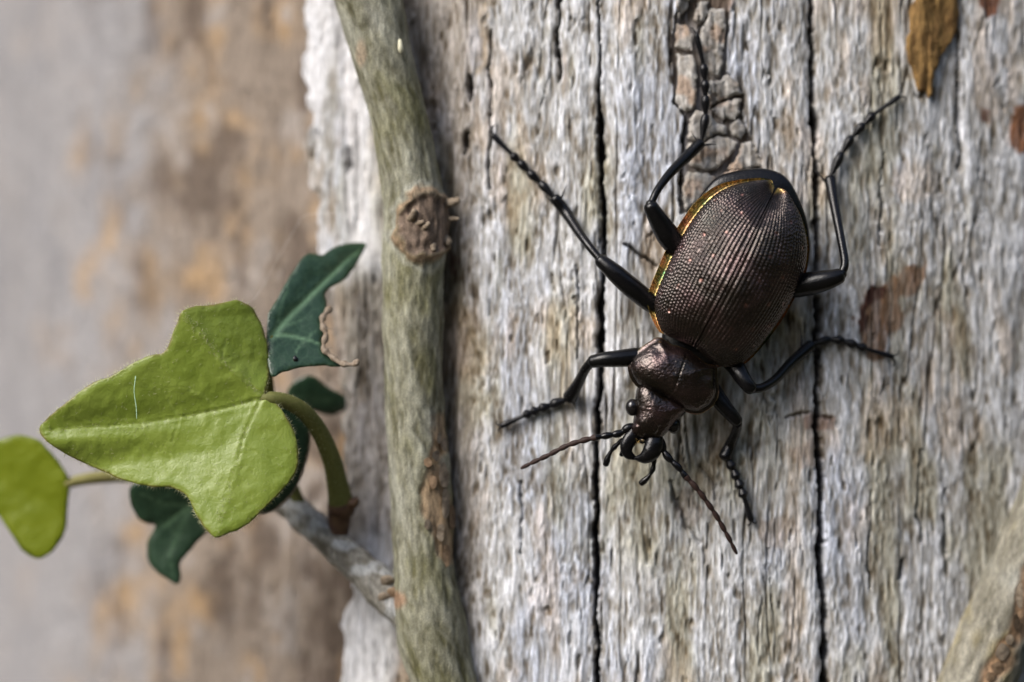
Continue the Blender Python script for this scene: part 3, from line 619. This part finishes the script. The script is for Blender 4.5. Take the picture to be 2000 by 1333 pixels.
for pts in (mid1, up1, dn1):
    A = cr(pts, 200)
    for k in range(170):
        p = A[rr.randrange(200)]+np.array((rr.gauss(0, 5), rr.gauss(0, 5)))
        if not in_poly(p[:1], p[1:], out1)[0]: continue
        y = float(dep1(p[:1], p[1:])[0]); V, F = spike(W(p[0], p[1], y), (rr.gauss(0, .9), -0.6, rr.gauss(0, .9)), rr.uniform(0.15, 0.35), 0.010); hm.add(V, F)
xs = np.array([(rr.uniform(80, 580), rr.uniform(590, 1050)) for k in range(900)]); ok = in_poly(xs[:, 0], xs[:, 1], out1); xs = xs[ok]; ys = dep1(xs[:, 0], xs[:, 1])
for (x, z), y in zip(xs, ys):
    V, F = spike(W(x, z, y), (rr.gauss(0, 1), -0.45, rr.gauss(0, 1)), rr.uniform(0.12, 0.34), 0.009); hm.add(V, F)
for k in range(420):
    i = rr.randrange(3, 37); t = rr.uniform(0, 6.28); p = PA[i, :3]+PA[i, 3]*0.95*np.array((math.cos(t), -abs(math.sin(t))*0.6, math.sin(t)))
    V, F = spike(p, (math.cos(t)+rr.gauss(0, .3), rr.gauss(-.3, .4), math.sin(t)), rr.uniform(0.12, 0.3), 0.010); hm.add(V, F)
hh = hm.build('hairs', M_HAIR, leaf1, IV); hh['kind'] = 'stuff'
V, F = tube(cr([W(265, 735, -4.1), W(262, 765, -4.0), W(266, 795, -3.9), W(267, 818, -3.75)], 14), np.full(14, 0.028), 6)
mk('silk_fibre', V, F, plain('pale_fibre', (0.5, 0.75, 0.5), (0.6, 0.85, 0.6), 4, 0.4), leaf1, IV)

# dark, insect-bitten leaf behind it
L2 = [(715, 476), (691, 474), (658, 481), (640, 492), (629, 498), (612, 496), (598, 498), (583, 514), (564, 543), (542, 584), (526, 608), (521, 639), (522, 680), (528, 734), (552, 728), (588, 718), (624, 715), (667, 716), (652, 700), (634, 682), (629, 664), (634, 644), (628, 626), (640, 606), (637, 592), (636, 572), (653, 558), (677, 543), (696, 517), (708, 495)]
def dep2(px, py):
    u = ((px-530)*0.72+(656-py)*0.69)*K; mx = np.interp(py, [476, 560, 656, 740], [715, 620, 530, 470]); s = (px-mx)*K
    return -1.2+0.55*np.clip(u, -2, 9)-0.16*np.abs(s)+0.03*s*s*(s < 0)
v2 = [([(529, 660), (570, 612), (620, 565), (670, 515), (712, 482)], 6.5, 0.10, 1.0), ([(534, 655), (560, 655), (595, 663), (624, 672)], 4.5, 0.08, 1.0), ([(548, 640), (580, 628), (612, 616)], 3.2, 0.05, 0.4), ([(598, 664), (612, 648), (628, 640)], 2.4, 0.04, 0.5), ([(595, 664), (580, 685), (572, 705)], 2.4, 0.04, 0.5), ([(540, 640), (548, 600), (562, 560)], 3, 0.05, 0.35), ([(533, 655), (526, 690), (524, 710)], 3, 0.05, 0.3)]
leaf2, _ = leaf('leaf', L2, dep2, v2, M_LEAF_DARK, step=5, n=200, label='dark blue green leaf with a withered brown curled edge', seed=31)
C = [W(x, y, float(dep2(np.array([x]), np.array([y]))[0])+d) for x, y, d in [(646, 602, -.1), (636, 612, -.2), (629, 627, -.25), (633, 642, -.2), (637, 655, -.25), (632, 672, -.3), (634, 684, -.25), (650, 698, -.3), (668, 710, -.5), (690, 712, -.8), (699, 705, -1.0)]]
A = cr(C, 60); V, F = tube(A, 0.21+0.06*np.sin(np.arange(60)*0.8)+0.05*vn(np.arange(60)*0.4, np.arange(60)*0, 8), 9, 0.7); mk('withered_edge', V, F, M_DRY, leaf2, IV)
for (x, y, dx, dy) in [(641, 644, 1, 0), (640, 681, 1, .2)]:
    p = W(x-3, y, float(dep2(np.array([x]), np.array([y]))[0])-.3); V, F = tube(cr([p, p+np.array((.2*dx, -.1, .05)), p+np.array((.45*dx, -.1, dy*.2))], 6), np.linspace(.07, .02, 6), 6); mk('dry_thorn', V, F, M_DRY, leaf2, IV)
p = W(576, 703, float(dep2(np.array([576.]), np.array([703.]))[0])); V, F = tube(cr([p+np.array((0, .02, .25)), p+np.array((.05, -.05, 0)), p+np.array((0, .02, -.2))], 7), np.array([.08, .14, .16, .17, .16, .13, .08]), 9, .4); mk('dark_spot', V, F, M_EYE, leaf2, IV)
petiole([(529, 660, -1.1, .25), (520, 690, 0.5, .32), (530, 800, 3.0, .36), (560, 920, 4.4, .4), (590, 1005, 4.2, .45)], leaf2, M_PETIOLE)

# dark leaf below
L3 = [(330, 925), (290, 935), (257, 948), (254, 980), (270, 1013), (290, 1024), (303, 1028), (288, 1060), (289, 1094), (304, 1115), (319, 1126), (346, 1142), (354, 1126), (354, 1099), (378, 1067), (402, 1042), (420, 1010), (400, 960), (370, 935)]
dep3 = lambda px, py: 4.6+0.25*(py-1010)*K-0.25*np.abs((px-340)*0.6+(py-1010)*0.75)*K*0.6-0.012*((py-1000)*K)**2-0.1*(px-330)*K
v3 = [([(395, 965), (373, 986), (345, 1008), (319, 1029)], 6, 0.08, 0.7), ([(373, 986), (350, 1040), (330, 1085), (340, 1130)], 4, 0.05, 0.4), ([(373, 986), (320, 985), (275, 965)], 4, 0.05, 0.35)]
leaf3, _ = leaf('leaf', L3, dep3, v3, M_LEAF_DARK, step=7, n=120, label='small dark green leaf drooping below the lime green leaf', seed=41)
petiole([(395, 965, 4.6, .25), (430, 950, 5.6, .3), (470, 945, 6.4, .35)], leaf3, M_PETIOLE)
# dark leaf tucked behind the petiole side of the young leaf
L4 = [(500, 800), (545, 785), (580, 798), (606, 835), (604, 875), (590, 925), (572, 962), (545, 990), (520, 1003), (500, 1000), (470, 960), (460, 880)]
dep4 = lambda px, py: 1.2+0.10*(px-530)*K-0.2*np.abs(px-540)*K*0.3
leaf4, _ = leaf('leaf', L4, dep4, [([(480, 810), (530, 880), (545, 980)], 5, .08, .5)], M_LEAF_DARK, step=8, n=110, label='dark leaf half hidden behind the lime green leaf', seed=51, edgew=4)
petiole([(500, 850, 1.6, .3), (520, 920, 3.5, .35), (540, 965, 5.0, .4)], leaf4, M_PETIOLE)
C = [W(x, y, float(dep4(np.array([float(x)]), np.array([float(y)]))[0])-.05) for x, y in [(606, 838), (604, 875), (590, 925), (572, 962), (545, 990), (520, 1003), (506, 1002)]]
V, F = tube(cr(C, 40), 0.07+0.03*vn(np.arange(40)*.6, np.arange(40)*0, 3), 7, .7); mk('withered_edge', V, F, M_DRY, leaf4, IV)
# blurred dark leaf beside the stem
L5 = [(560, 768), (580, 742), (610, 735), (645, 758), (680, 778), (683, 795), (660, 808), (640, 812), (605, 802), (575, 795)]
leaf5, _ = leaf('leaf', L5, lambda px, py: 6.0-0.5*(780-py)*K+0.05*(px-620)*K, [([(565, 775), (620, 780), (676, 788)], 4, .05, .4)], M_LEAF_DARK, step=8, n=70, label='small shaded leaf between the petiole and the stem', seed=61)
petiole([(565, 778, 6.0, .25), (560, 850, 6.0, .3), (565, 985, 5.0, .35)], leaf5, M_PETIOLE)
# yellow green leaf at far left
L6 = [(-60, 905), (-30, 872), (0, 858), (35, 850), (75, 860), (105, 890), (126, 918), (136, 945), (132, 1000), (128, 1035), (112, 1066), (78, 1092), (45, 1076), (20, 1040), (-5, 1005), (-45, 970)]
dep6 = lambda px, py: 5.2-0.22*np.abs((px-30)*0.5-(py-950)*0.85)*K*0.5-0.02*((px-130)*K)
leaf6, _ = leaf('leaf', L6, dep6, [([(136, 942), (80, 960), (40, 1000), (70, 1085)], 4, .06, .3), ([(136, 942), (60, 900), (-40, 895)], 4, .06, .3)], M_LEAF_YELLOW, step=8, n=110, label='rounded yellow green leaf on a thin pale petiole', seed=71)
petiole([(128, 945, 5.3, .3), (170, 936, 5.6, .36), (230, 930, 6.2, .4), (330, 928, 6.8, .42), (440, 935, 7.2, .45)], leaf6, plain('pale_petiole', (0.20, 0.18, 0.05), (0.26, 0.24, 0.09), 3, 0.6))

# second stem crossing at the right
I2 = (30.0, 3.0, 0.0)
ivy2 = empty('ivy_vine', I2, 'bare slanting ivy stem with peeling bark right of the beetle', 'ivy')
p2 = [(2330, 300, 9.0, 2.4), (2230, 550, 6.5, 2.45), (2150, 745, 4.8, 2.5), (2073, 935, 3.6, 2.5), (2040, 1020, 3.2, 2.5), (1993, 1125, 2.9, 2.5), (1955, 1215, 2.6, 2.52), (1913, 1320, 2.4, 2.6), (1868, 1430, 2.2, 2.6), (1760, 1700, 1.8, 2.6), (1560, 2300, 1.2, 2.6)]
s2 = stem('stem', p2, I2, ivy2, seg=90, ring=0.18, colour=right_col, seed=77, amp=1.15)
stem('lower_stem', [p2[-1], (1420, 3200, 0.2, 2.6), (1390, 6000, -0.5, 2.8), (1420, 11000, -1.5, 3.0), (1400, 18000, -3, 3.3), (1410, 25450, -5.0, 3.6)], I2, ivy2, seg=24, ring=6.0, colour=branch_col, seed=79)
cx2 = lambda y: np.interp(y, [935, 1320, 1430], [2073, 1913, 1868])
for i, (x, y, w, h) in enumerate([(1992, 1165, 8, 26), (1985, 1215, 7, 18), (1958, 1275, 14, 16), (1948, 1305, 12, 14), (1972, 1250, 8, 12), (1934, 1322, 10, 9)]):
    V, F = flake(x, y, w, h, cx2, 2.5, 2.6, 900+i, 0.02); mk('bark_flake', V, F, M_SCAR if i % 2 else M_ROOT, s2, I2)

# ------------------------------------------------------------------ beetle
bo = trunk_at([1400], [560])[0]; BO = tuple(bo)
beetle = empty('beetle', BO, 'bronze black ground beetle climbing head down with six long black legs', 'beetle')
def elytron(sut, outer, flange, flip, seed):
    nu, ns, nf = 520, 250, 16
    S = cr(sut, nu); O = cr(outer, nu); u = np.linspace(0, 1, nu)[:, None]
    v = np.linspace(0, 1, ns)[None]; f = np.linspace(0, 1, nf+1)[None, 1:]
    top = np.interp(u, [0, .04, .12, .25, .4, .6, .75, .86, .94, 1], [-4.2, -4.75, -5.45, -6.05, -6.4, -6.3, -5.8, -5.1, -4.35, -3.6]); k = np.ones(25)/25
    top = np.convolve(np.pad(top[:, 0], 12, mode='edge'), k, 'valid')[:, None]
    rim = np.interp(u, [0, .1, .5, .9, 1], [-3.3, -2.9, -2.6, -2.9, -3.3])
    lat = np.sin(v*np.pi/2)**1.0*(1-flange); hgt = np.cos(v*np.pi/2)**0.85
    y = rim+(top-rim)*hgt
    lat = np.concatenate([np.broadcast_to(lat, y.shape), np.broadcast_to(1-flange+flange*f, (nu, nf))], 1)
    y = np.concatenate([y, rim+0.10*np.sin(f*np.pi)-(0.22 if flange > .06 else 0.10)*f**2], 1)
    vv = np.concatenate([np.broadcast_to(v, (nu, ns)), np.broadcast_to(1+f*0.1, (nu, nf))], 1)
    px = S[:, :1]+(O[:, :1]-S[:, :1])*lat; py = S[:, 1:]+(O[:, 1:]-S[:, 1:])*lat
    P = W(px, py, y); Nn = grid_normals(P); Nn *= np.sign(-Nn[..., 1:2]+1e-9)
    uu = np.broadcast_to(u, vv.shape); L = 12.6
    ph = vv*20.5; ridge = np.abs(np.sin(np.pi*ph))**0.7; row = np.floor(ph)
    wr = np.sin(2*np.pi*(uu*L/0.215+0.5*(row % 2)+0.8*vn(uu*14, row, seed)))*0.5+0.5
    rough = np.clip(0.35+0.9*vv-0.5*sstep(.55, 1, uu)*(1-vv), 0.15, 1)*(1-sstep(0.99, 1.01, vv))
    env = sstep(0.0, 0.03, uu)*sstep(1, 0.95, uu)
    d = env*(0.060*ridge*(0.55+0.45*(1-rough))*(1-sstep(0.97, 1.0, vv))+0.042*ridge*wr*rough)+0.010*vn(uu*60, vv*30, seed+4)
    d += 0.03*np.exp(-(vv/0.02)**2)-0.03*np.exp(-((vv-0.035)/0.012)**2)
    fov = np.zeros_like(d)
    for r, cnt, o in ((5.5, 5, .22), (10.5, 6, .16), (15.5, 5, .2)):
        for i in range(cnt):
            u0 = o+i*0.125+0.02*math.sin(i*7+r); g = np.exp(-(((uu-u0)*L/0.12)**2+((ph-r)/0.45)**2)**1.5)*(0.6+0.4*math.sin(i*3.7+r*2)); fov = np.maximum(fov, g)
    d -= 0.05*fov; P = P+Nn*d[..., None]
    mar = sstep(0.985, 1.03, vv); mar = np.maximum(mar, 0.9*sstep(0.945, 0.985, uu))
    mar = mar*np.clip(0.8+0.4*vn(uu*90, vv*40, seed+9), 0, 1)
    nc = ns+nf; F = grid_faces(nu, nc); n = nu*nc
    if not flip: F = F[:, ::-1]
    # underside skirt so that the shell has thickness
    e = P[:, -1].copy(); e2 = e.copy(); e2[:, 1] += 0.22; st = P[:, 0].copy(); st[:, 1] += 0.22; b0 = P[0].copy(); b0[:, 1] += 0.5; b1 = P[-1].copy(); b1[:, 1] += .22
    V = np.vstack([P.reshape(-1, 3), e2, st, b0, b1]); FF = [list(q) for q in F]
    for i in range(nu-1): FF.append([i*nc+nc-1, (i+1)*nc+nc-1, n+i+1, n+i]); FF.append([i*nc, n+nu+i, n+nu+i+1, (i+1)*nc])
    for j in range(nc-1): FF.append([j, j+1, n+2*nu+j+1, n+2*nu+j]); FF.append([(nu-1)*nc+j, n+2*nu+nc+j, n+2*nu+nc+j+1, (nu-1)*nc+j+1])
    z = np.zeros(2*nu+2*nc)
    return mk('elytron', V, FF, M_ELYTRON, beetle, BO, attrs={'margin': np.r_[mar.ravel(), z], 'fovea': np.r_[0.5*fov.ravel(), z]})
sutl = [(1356, 678), (1380, 634), (1405, 588), (1435, 530), (1465, 468), (1490, 416), (1505, 384), (1512, 366)]
elytron(sutl, [(1289, 650), (1281, 638), (1272, 620), (1265, 595), (1267, 570), (1284, 527), (1306, 476), (1331, 432), (1356, 398), (1382, 374), (1407, 360), (1438, 352), (1479, 348), (1504, 351), (1511, 361)], 0.125, False, 5)
sutr = [(1358, 679), (1382, 635), (1407, 589), (1437, 531), (1467, 469), (1492, 417), (1508, 386), (1518, 368)]
elytron(sutr, [(1401, 716), (1416, 717), (1432, 717), (1454, 711), (1473, 695), (1498, 666), (1527, 626), (1555, 578), (1574, 534), (1580, 495), (1578, 464), (1567, 426), (1552, 398), (1536, 374), (1521, 367)], 0.045, True, 8)

def pillow(outline, c, rim, top, bot, n=96, rings=40, disp=None, pw=0.9):
    """closed lens-shaped body over a px outline, top towards the camera"""
    out = cr(outline, n, True); c = np.array(c, float); t = np.linspace(0, 1, rings)[:, None]
    s = np.sin(t*np.pi/2)
    px = c[0]+(out[:, 0]-c[0])*s; py = c[1]+(out[:, 1]-c[1])*s
    y = rim+(top-rim)*np.cos(t*np.pi/2)**pw+0*px
    P = W(px, py, y); extra = {}
    if disp is not None:
        Nn = grid_normals(P); Nn *= np.sign(-Nn[..., 1:2]+1e-9); P = P+Nn*disp(px, py, t+0*px)[..., None]
    yb = rim+(bot-rim)*np.cos(t*np.pi/2)+0*px; Q = W(px, py, yb)[::-1][1:]
    V = np.vstack([P.reshape(-1, 3), Q.reshape(-1, 3)]); nr = 2*rings-1
    return V, [list(q) for q in grid_faces(nr, n, True)[:, ::-1]]
# pronotum: the shield behind the head
PRO = [(1289, 663), (1308, 675), (1341, 686), (1362, 702), (1380, 714), (1396, 719), (1398, 742), (1400, 768), (1392, 788), (1374, 802), (1358, 806), (1339, 801), (1313, 788), (1285, 773), (1257, 758), (1243, 750), (1232, 732), (1229, 714), (1237, 697), (1256, 681), (1276, 667)]
def dpro(px, py, t):
    d, _ = seg_dist(px, py, [(1342, 690), (1330, 725), (1318, 760), (1300, 780)])
    q = -0.05*np.exp(-(d/1.8)**2)+0.14*sstep(0.93, 0.98, t)-0.12*np.exp(-((t-0.90)/0.035)**2)
    q = q+0.026*fbm(px*0.22, py*0.30, 3, 3)+0.05*vn(px*0.025, py*0.025, 7)*(t < .9)-0.16*np.exp(-((px-1287)/12)**2-((py-684)/10)**2)-0.16*np.exp(-((px-1380)/12)**2-((py-730)/10)**2)
    return q*sstep(0, 0.1, t)
V, F = pillow(PRO, (1316, 735), -3.2, -5.0, -1.9, 200, 90, dpro, 0.8)
tt = np.linspace(0, 1, 90); mar = np.repeat(0.5*sstep(0.955, 0.985, tt), 200); mar = np.r_[mar, np.zeros(len(V)-len(mar))]
mk('pronotum', V, F, M_PRONOTUM, beetle, BO, attrs={'margin': mar, 'fovea': np.zeros(len(V))})

body = Mesh()      # abdomen, thorax, head and legs as one mesh; slots: black chitin, bronze, dull black
ABD = [(1300, 655), (1275, 610), (1276, 560), (1305, 485), (1335, 430), (1368, 382), (1395, 350), (1430, 336), (1470, 329), (1505, 332), (1533, 345), (1553, 372), (1570, 412), (1581, 455), (1582, 500), (1568, 550), (1535, 610), (1500, 660), (1450, 702), (1400, 708), (1350, 690)]
def dabd(px, py, t):
    a = (px-1356)*0.45+(678-py)*0.89
    return 0.012*np.sin(a*0.12)*sstep(0.4, 0.8, t)
V, F = pillow(ABD, (1430, 520), -1.9, -3.0, -0.9, 160, 44, dabd, 0.7); body.add(V, F, 0)
V, F = pillow([(1330, 640), (1300, 640), (1292, 665), (1300, 690), (1330, 720), (1370, 730), (1400, 720), (1420, 700), (1400, 670)], (1352, 685), -2.4, -3.3, -1.4, 60, 20); body.add(V, F, 0)
HEAD = [(1262, 745), (1300, 765), (1340, 790), (1342, 802), (1334, 812), (1322, 824), (1312, 836), (1302, 846), (1292, 856), (1280, 861), (1266, 859), (1252, 857), (1240, 852), (1233, 843), (1236, 826), (1240, 808), (1240, 790), (1241, 773), (1246, 755)]
def dhead(px, py, t): return (0.028*fbm(px*0.26, py*0.26, 2, 5)+0.02*vn(px*0.06, py*0.06, 9)-0.10*np.exp(-(seg_dist(px, py, [(1252, 846), (1247, 830)])[0]/4)**2)-0.10*np.exp(-(seg_dist(px, py, [(1283, 850), (1290, 836)])[0]/4)**2))*sstep(0, .15, t)
V, F = pillow(HEAD, (1283, 805), -2.9, -4.5, -1.9, 120, 60, dhead, 0.75); body.add(V, F, 1)
# labrum
V, F = pillow([(1248, 855), (1262, 858), (1278, 861), (1280, 868), (1270, 871), (1262, 866), (1254, 868), (1247, 864)], (1264, 863), -3.1, -3.6, -2.6, 40, 10); body.add(V, F, 0)
rb = random.Random(9)
def seg(pts, rad_, n=26, m=0, segs=14, flat=1.0):
    P = np.array(pts, float); A = cr(W(P[:, 0], P[:, 1], P[:, 2]), n); t = np.linspace(0, 1, n)
    R = np.interp(t, np.linspace(0, 1, len(rad_)), rad_)*K; k = np.array([.25, .5, .25]); R = np.r_[R[0], np.convolve(R, k, 'valid'), R[-1]]
    V, F = tube(A, R, segs, flat); body.add(V, F, m); return A, R
def spines(A, R, cnt, L, tow=0.4, m=2):
    T, N, B = frames(A)
    for k in range(cnt):
        i = rb.randrange(2, len(A)-2); t = rb.uniform(0, 6.28); o = math.cos(t)*N[i]+math.sin(t)*B[i]
        V, F = spike(A[i]+o*R[i]*0.9, o+T[i]*tow, L*rb.uniform(.6, 1.2), 0.016); body.add(V, F, m)
def surf(x, y, lift):
    if in_poly(np.array([float(x)]), np.array([float(y)]), zone)[0]: lift += 0.75
    return float(trunk_at([x], [y], lift)[0][1])
def leg(femur, fr, tibia, tr, tarsus, tw, claws, spurs):
    tw *= 1.18
    A, R = seg(femur, fr, 34, 0, 20); spines(A, R, 16, 0.22, 0.3)
    t2 = [(x, y, (surf(x, y, 0.55) if h is None else h)) for x, y, h in tibia]
    A, R = seg(t2, [q*1.17 for q in tr], 44, 0, 14); spines(A, R, 46, 0.22, 0.9)
    kx = t2[0]; seg([(kx[0]-1, kx[1]-1, kx[2]+.1), (kx[0]+1, kx[1]+1, kx[2]-.1)], [fr[-1]*.7, fr[-1]*.7], 6, 0, 12)
    end = t2[-1]
    for a, b_ in spurs:
        p = W(a[0], a[1], end[2]-.1); q = W(b_[0], b_[1], end[2]+.15); V, F = tube(cr([p, (p+q)/2+np.array((0, -.05, .03)), q], 8), np.linspace(.09, .015, 8), 7); body.add(V, F, 2)
    ys = [end[2]]+[surf(x, y, 0.42) for x, y in tarsus[1:]]
    ys = [min(ys[0], ys[1])+0.0]+ys[1:]
    for i in range(len(tarsus)-1):
        a = np.array((*tarsus[i], ys[i])); b_ = np.array((*tarsus[i+1], ys[i+1])); last = i == len(tarsus)-2
        rr_ = [tw*.45, tw*.6, tw*.85, tw*1.1, tw*1.25, tw*.9] if not last else [tw*.5, tw*.52, tw*.55, tw*.65, tw*.8, tw*.7]
        mids = [a+(b_-a)*q for q in (0, .25, .5, .75, 1.0)]; A, R = seg(mids, rr_, 14, 2, 10)
        if not last: spines(A, R, 9, 0.16, 1.0)
    e = tarsus[-1]
    for c in claws:
        p = W(e[0], e[1], ys[-1]-.05); q = W(c[0], c[1], surf(c[0], c[1], 0.06)); mdl = (p+q)/2; dirn = p-W(*tarsus[-2], ys[-2]); dirn /= np.linalg.norm(dirn)
        V, F = tube(cr([p, mdl+dirn*0.22+np.array((0, -.12, 0)), q], 10), np.linspace(.085, .02, 10), 7); body.add(V, F, 2)
# hind left, middle left, front left
leg([(1345, 505, -2.3), (1318, 478, -2.7), (1298, 450, -3.1), (1280, 420, -3.5), (1270, 402, -3.7)], [17, 21.5, 23, 19, 14], [(1271, 400, -3.7), (1284, 372, -3.3), (1308, 340, -2.5), (1340, 308, -1.4), (1368, 280, None)], [6, 6.5, 8, 9.5, 9.5],
    [(1370, 276), (1378, 226), (1378, 190), (1377, 160), (1374, 128), (1360, 68)], 6.6, [(1347, 56), (1377, 50)], [((1374, 284), (1400, 283)), ((1366, 285), (1350, 258))])
leg([(1300, 615, -2.2), (1262, 585, -2.5), (1225, 555, -2.9), (1195, 528, -3.0), (1172, 508, -2.8)], [15, 19, 20, 18, 13], [(1171, 506, -2.8), (1148, 478, -2.2), (1128, 450, -1.2), (1106, 416, -.1), (1084, 388, None)], [6.5, 7, 8, 9.5, 10],
    [(1083, 387), (1056, 358), (1034, 337), (1015, 317), (1001, 303), (962, 264)], 6.6, [(971, 243), (958, 256)], [((1097, 386), (1108, 361)), ((1080, 398), (1066, 384))])
leg([(1270, 695, -2.6), (1240, 698, -2.9), (1205, 701, -3.2), (1178, 703, -3.2), (1156, 707, -2.9)], [17, 18.5, 17, 15, 12.5], [(1154, 708, -2.9), (1142, 724, -2.3), (1130, 748, -1.3), (1113, 777, None)], [7.5, 8, 9.5, 12.5],
    [(1110, 779), (1077, 791), (1055, 799), (1040, 805), (1026, 811), (980, 832)], 7.2, [(971, 820), (978, 846)], [((1118, 785), (1126, 800))])
# hind right, middle right, front right
leg([(1530, 566, -2.3), (1562, 558, -2.7), (1590, 553, -3.1), (1620, 546, -3.4), (1641, 539, -3.4)], [18, 23, 23, 20, 15], [(1643, 536, -3.4), (1650, 514, -3.2), (1642, 465, -2.2), (1630, 402, -.9), (1621, 350, None)], [7, 7, 7.5, 8.5, 10],
    [(1621, 346), (1643, 301), (1663, 269), (1686, 244), (1706, 224), (1755, 190)], 6.6, [(1753, 170), (1769, 197)], [((1612, 356), (1589, 330)), ((1628, 350), (1634, 330))])
leg([(1415, 690, -2.2), (1436, 715, -2.6), (1448, 735, -3.0), (1460, 752, -3.2), (1468, 760, -3.1)], [19, 19, 17, 15, 13], [(1470, 760, -3.1), (1490, 757, -2.8), (1515, 741, -2.0), (1545, 709, -1.0), (1584, 675, None)], [7.5, 7.5, 8, 9, 10],
    [(1586, 673), (1620, 663), (1645, 665), (1670, 674), (1690, 681), (1742, 697)], 6.6, [(1753, 683), (1742, 717)], [((1566, 682), (1564, 643)), ((1580, 684), (1592, 690))])
leg([(1380, 745, -2.4), (1400, 775, -2.4), (1416, 796, -2.5), (1430, 812, -2.5), (1440, 824, -2.3)], [17, 17, 16, 14, 12], [(1441, 828, -2.3), (1436, 848, -1.6), (1426, 870, -.9), (1416, 893, None)], [7.5, 8, 9.5, 11.5],
    [(1420, 895), (1431, 915), (1439, 934), (1446, 952), (1453, 970), (1467, 1016)], 7.4, [(1457, 1024), (1478, 1018)], [((1410, 892), (1403, 892))])
body.build('body', [M_CHITIN, M_PRONOTUM, M_TARSUS], beetle, BO, key='unused')

def ball(c, r, n=20):
    th_ = np.linspace(0, np.pi, n); ph = np.linspace(0, 2*np.pi, 2*n, endpoint=False)
    P = np.array(c)+np.stack([r[0]*np.sin(th_)[:, None]*np.cos(ph), r[1]*np.cos(th_)[:, None]+0*ph, r[2]*np.sin(th_)[:, None]*np.sin(ph)], -1)
    return P, [list(q) for q in grid_faces(n, 2*n, True)]
for x, y, d in ((1235, 796, -3.35), (1316, 831, -3.0)):
    V, F = ball(W(x, y, d), (0.47, 0.5, 0.6)); mk('eye', V, F, M_EYE, beetle, BO)
def sweep(name, pts, rad_, mat, n=40, segs=12, flat=1.0, beads=0, bead_amp=.22):
    P = np.array(pts, float); A = cr(W(P[:, 0], P[:, 1], P[:, 2]), n); t = np.linspace(0, 1, n); R = np.interp(t, np.linspace(0, 1, len(rad_)), rad_)*K
    if beads: ph = (t*beads) % 1; R = R*(1-bead_amp+bead_amp*1.6*np.sin(np.pi*np.clip(ph*0.95+.05, 0, 1))**.6*(0.6+.4*ph))
    V, F = tube(A, R, segs, flat); return V, F
for base, flag in (([(1236, 832, -3.1), (1224, 838, -3.1), (1209, 847, -3.1), (1187, 851, -3.2), (1150, 858, -3.2), (1110, 870, -3.0), (1070, 890, -2.6), (1040, 904, -2.2), (1018, 915, -1.8)], 4),
                   ([(1290, 858, -3.1), (1295, 878, -3.2), (1306, 895, -3.3), (1326, 914, -3.4), (1339, 931, -3.4), (1362, 956, -3.3), (1394, 1000, -2.9), (1420, 1045, -2.5), (1439, 1082, -2.1)], 4)):
    V, F = sweep('antenna', base, [8.5, 7, 6.2, 5.8, 5.2, 4.8, 4.8, 4.6, 4.2, 3.2], None, 132, 12, 1, 11, .42)
    mi = [0 if (i//12) < 132*0.33 else 1 for i in range(len(F))]
    mk('antenna', V, F, [M_CHITIN, M_ANT], beetle, BO, midx=mi)
for pts, rd in (([(1224, 858, -2.8), (1211, 864, -2.7), (1198, 876, -2.6), (1189, 890, -2.5), (1183, 908, -2.3)], [5, 6, 4, 5.5, 3.5, 4.5, 6.5, 6]), ([(1222, 868, -2.4), (1217, 880, -2.2), (1214, 889, -2.0)], [4, 4, 4.5, 5]),
                ([(1276, 890, -2.9), (1277, 904, -2.8), (1275, 917, -2.7), (1267, 931, -2.6), (1252, 945, -2.4)], [5, 6, 4, 5.5, 3.5, 4.5, 6.5, 6])):
    V, F = sweep('palp', pts, rd, None, 36, 12); mk('palp', V, F, M_CHITIN, beetle, BO)
V, F = sweep('m', [(1242, 846, -3.1), (1230, 860, -3.2), (1224, 873, -3.25), (1227, 887, -3.2), (1243, 897, -3.1)], [15, 15, 13, 9.5, 3], None, 40, 16, .7); mk('mandible', V, F, M_CHITIN, beetle, BO)
V, F = sweep('m', [(1278, 852, -3.2), (1278, 868, -3.4), (1271, 884, -3.5), (1258, 894, -3.45), (1240, 896, -3.3)], [17, 19, 18, 12.5, 3], None, 40, 16, .75)
md = mk('mandible', V, F, M_CHITIN, beetle, BO)
bm_ = Mesh()
for k in range(26):
    V, F = spike(W(1247+rb.uniform(-7, 9), 860+rb.uniform(0, 5), -3.3), (rb.gauss(0, .5), -.4, -1), rb.uniform(.2, .38), .02); bm_.add(V, F)
for k in range(14):
    V, F = spike(W(1262+rb.uniform(-22, 22), 860+rb.uniform(-4, 5), -3.6), (rb.gauss(0, .6), -.5, -.7), rb.uniform(.2, .4), .012); bm_.add(V, F)
t = bm_.build('mouth_bristles', M_GOLD, beetle, BO); t['kind'] = 'stuff'

# fine spider silk strung from the stem
S0 = (-12.0, 2.0, Z0+8)
A = cr([W(742, 395, 0.2), W(680, 415, 1.5), W(600, 420, 3.0), W(575, 450, 3.5), W(540, 510, 3.6), W(500, 580, 2.0), W(470, 595, -2.5)], 60)
V, F = tube(A, np.full(60, 0.006), 5); sk = mk('spider_silk', V, F, M_SILK, None, (0, 0, 0)); sk['label'] = 'thin spider silk thread strung from ivy stem to lime green leaf'; sk['category'] = 'spider silk'
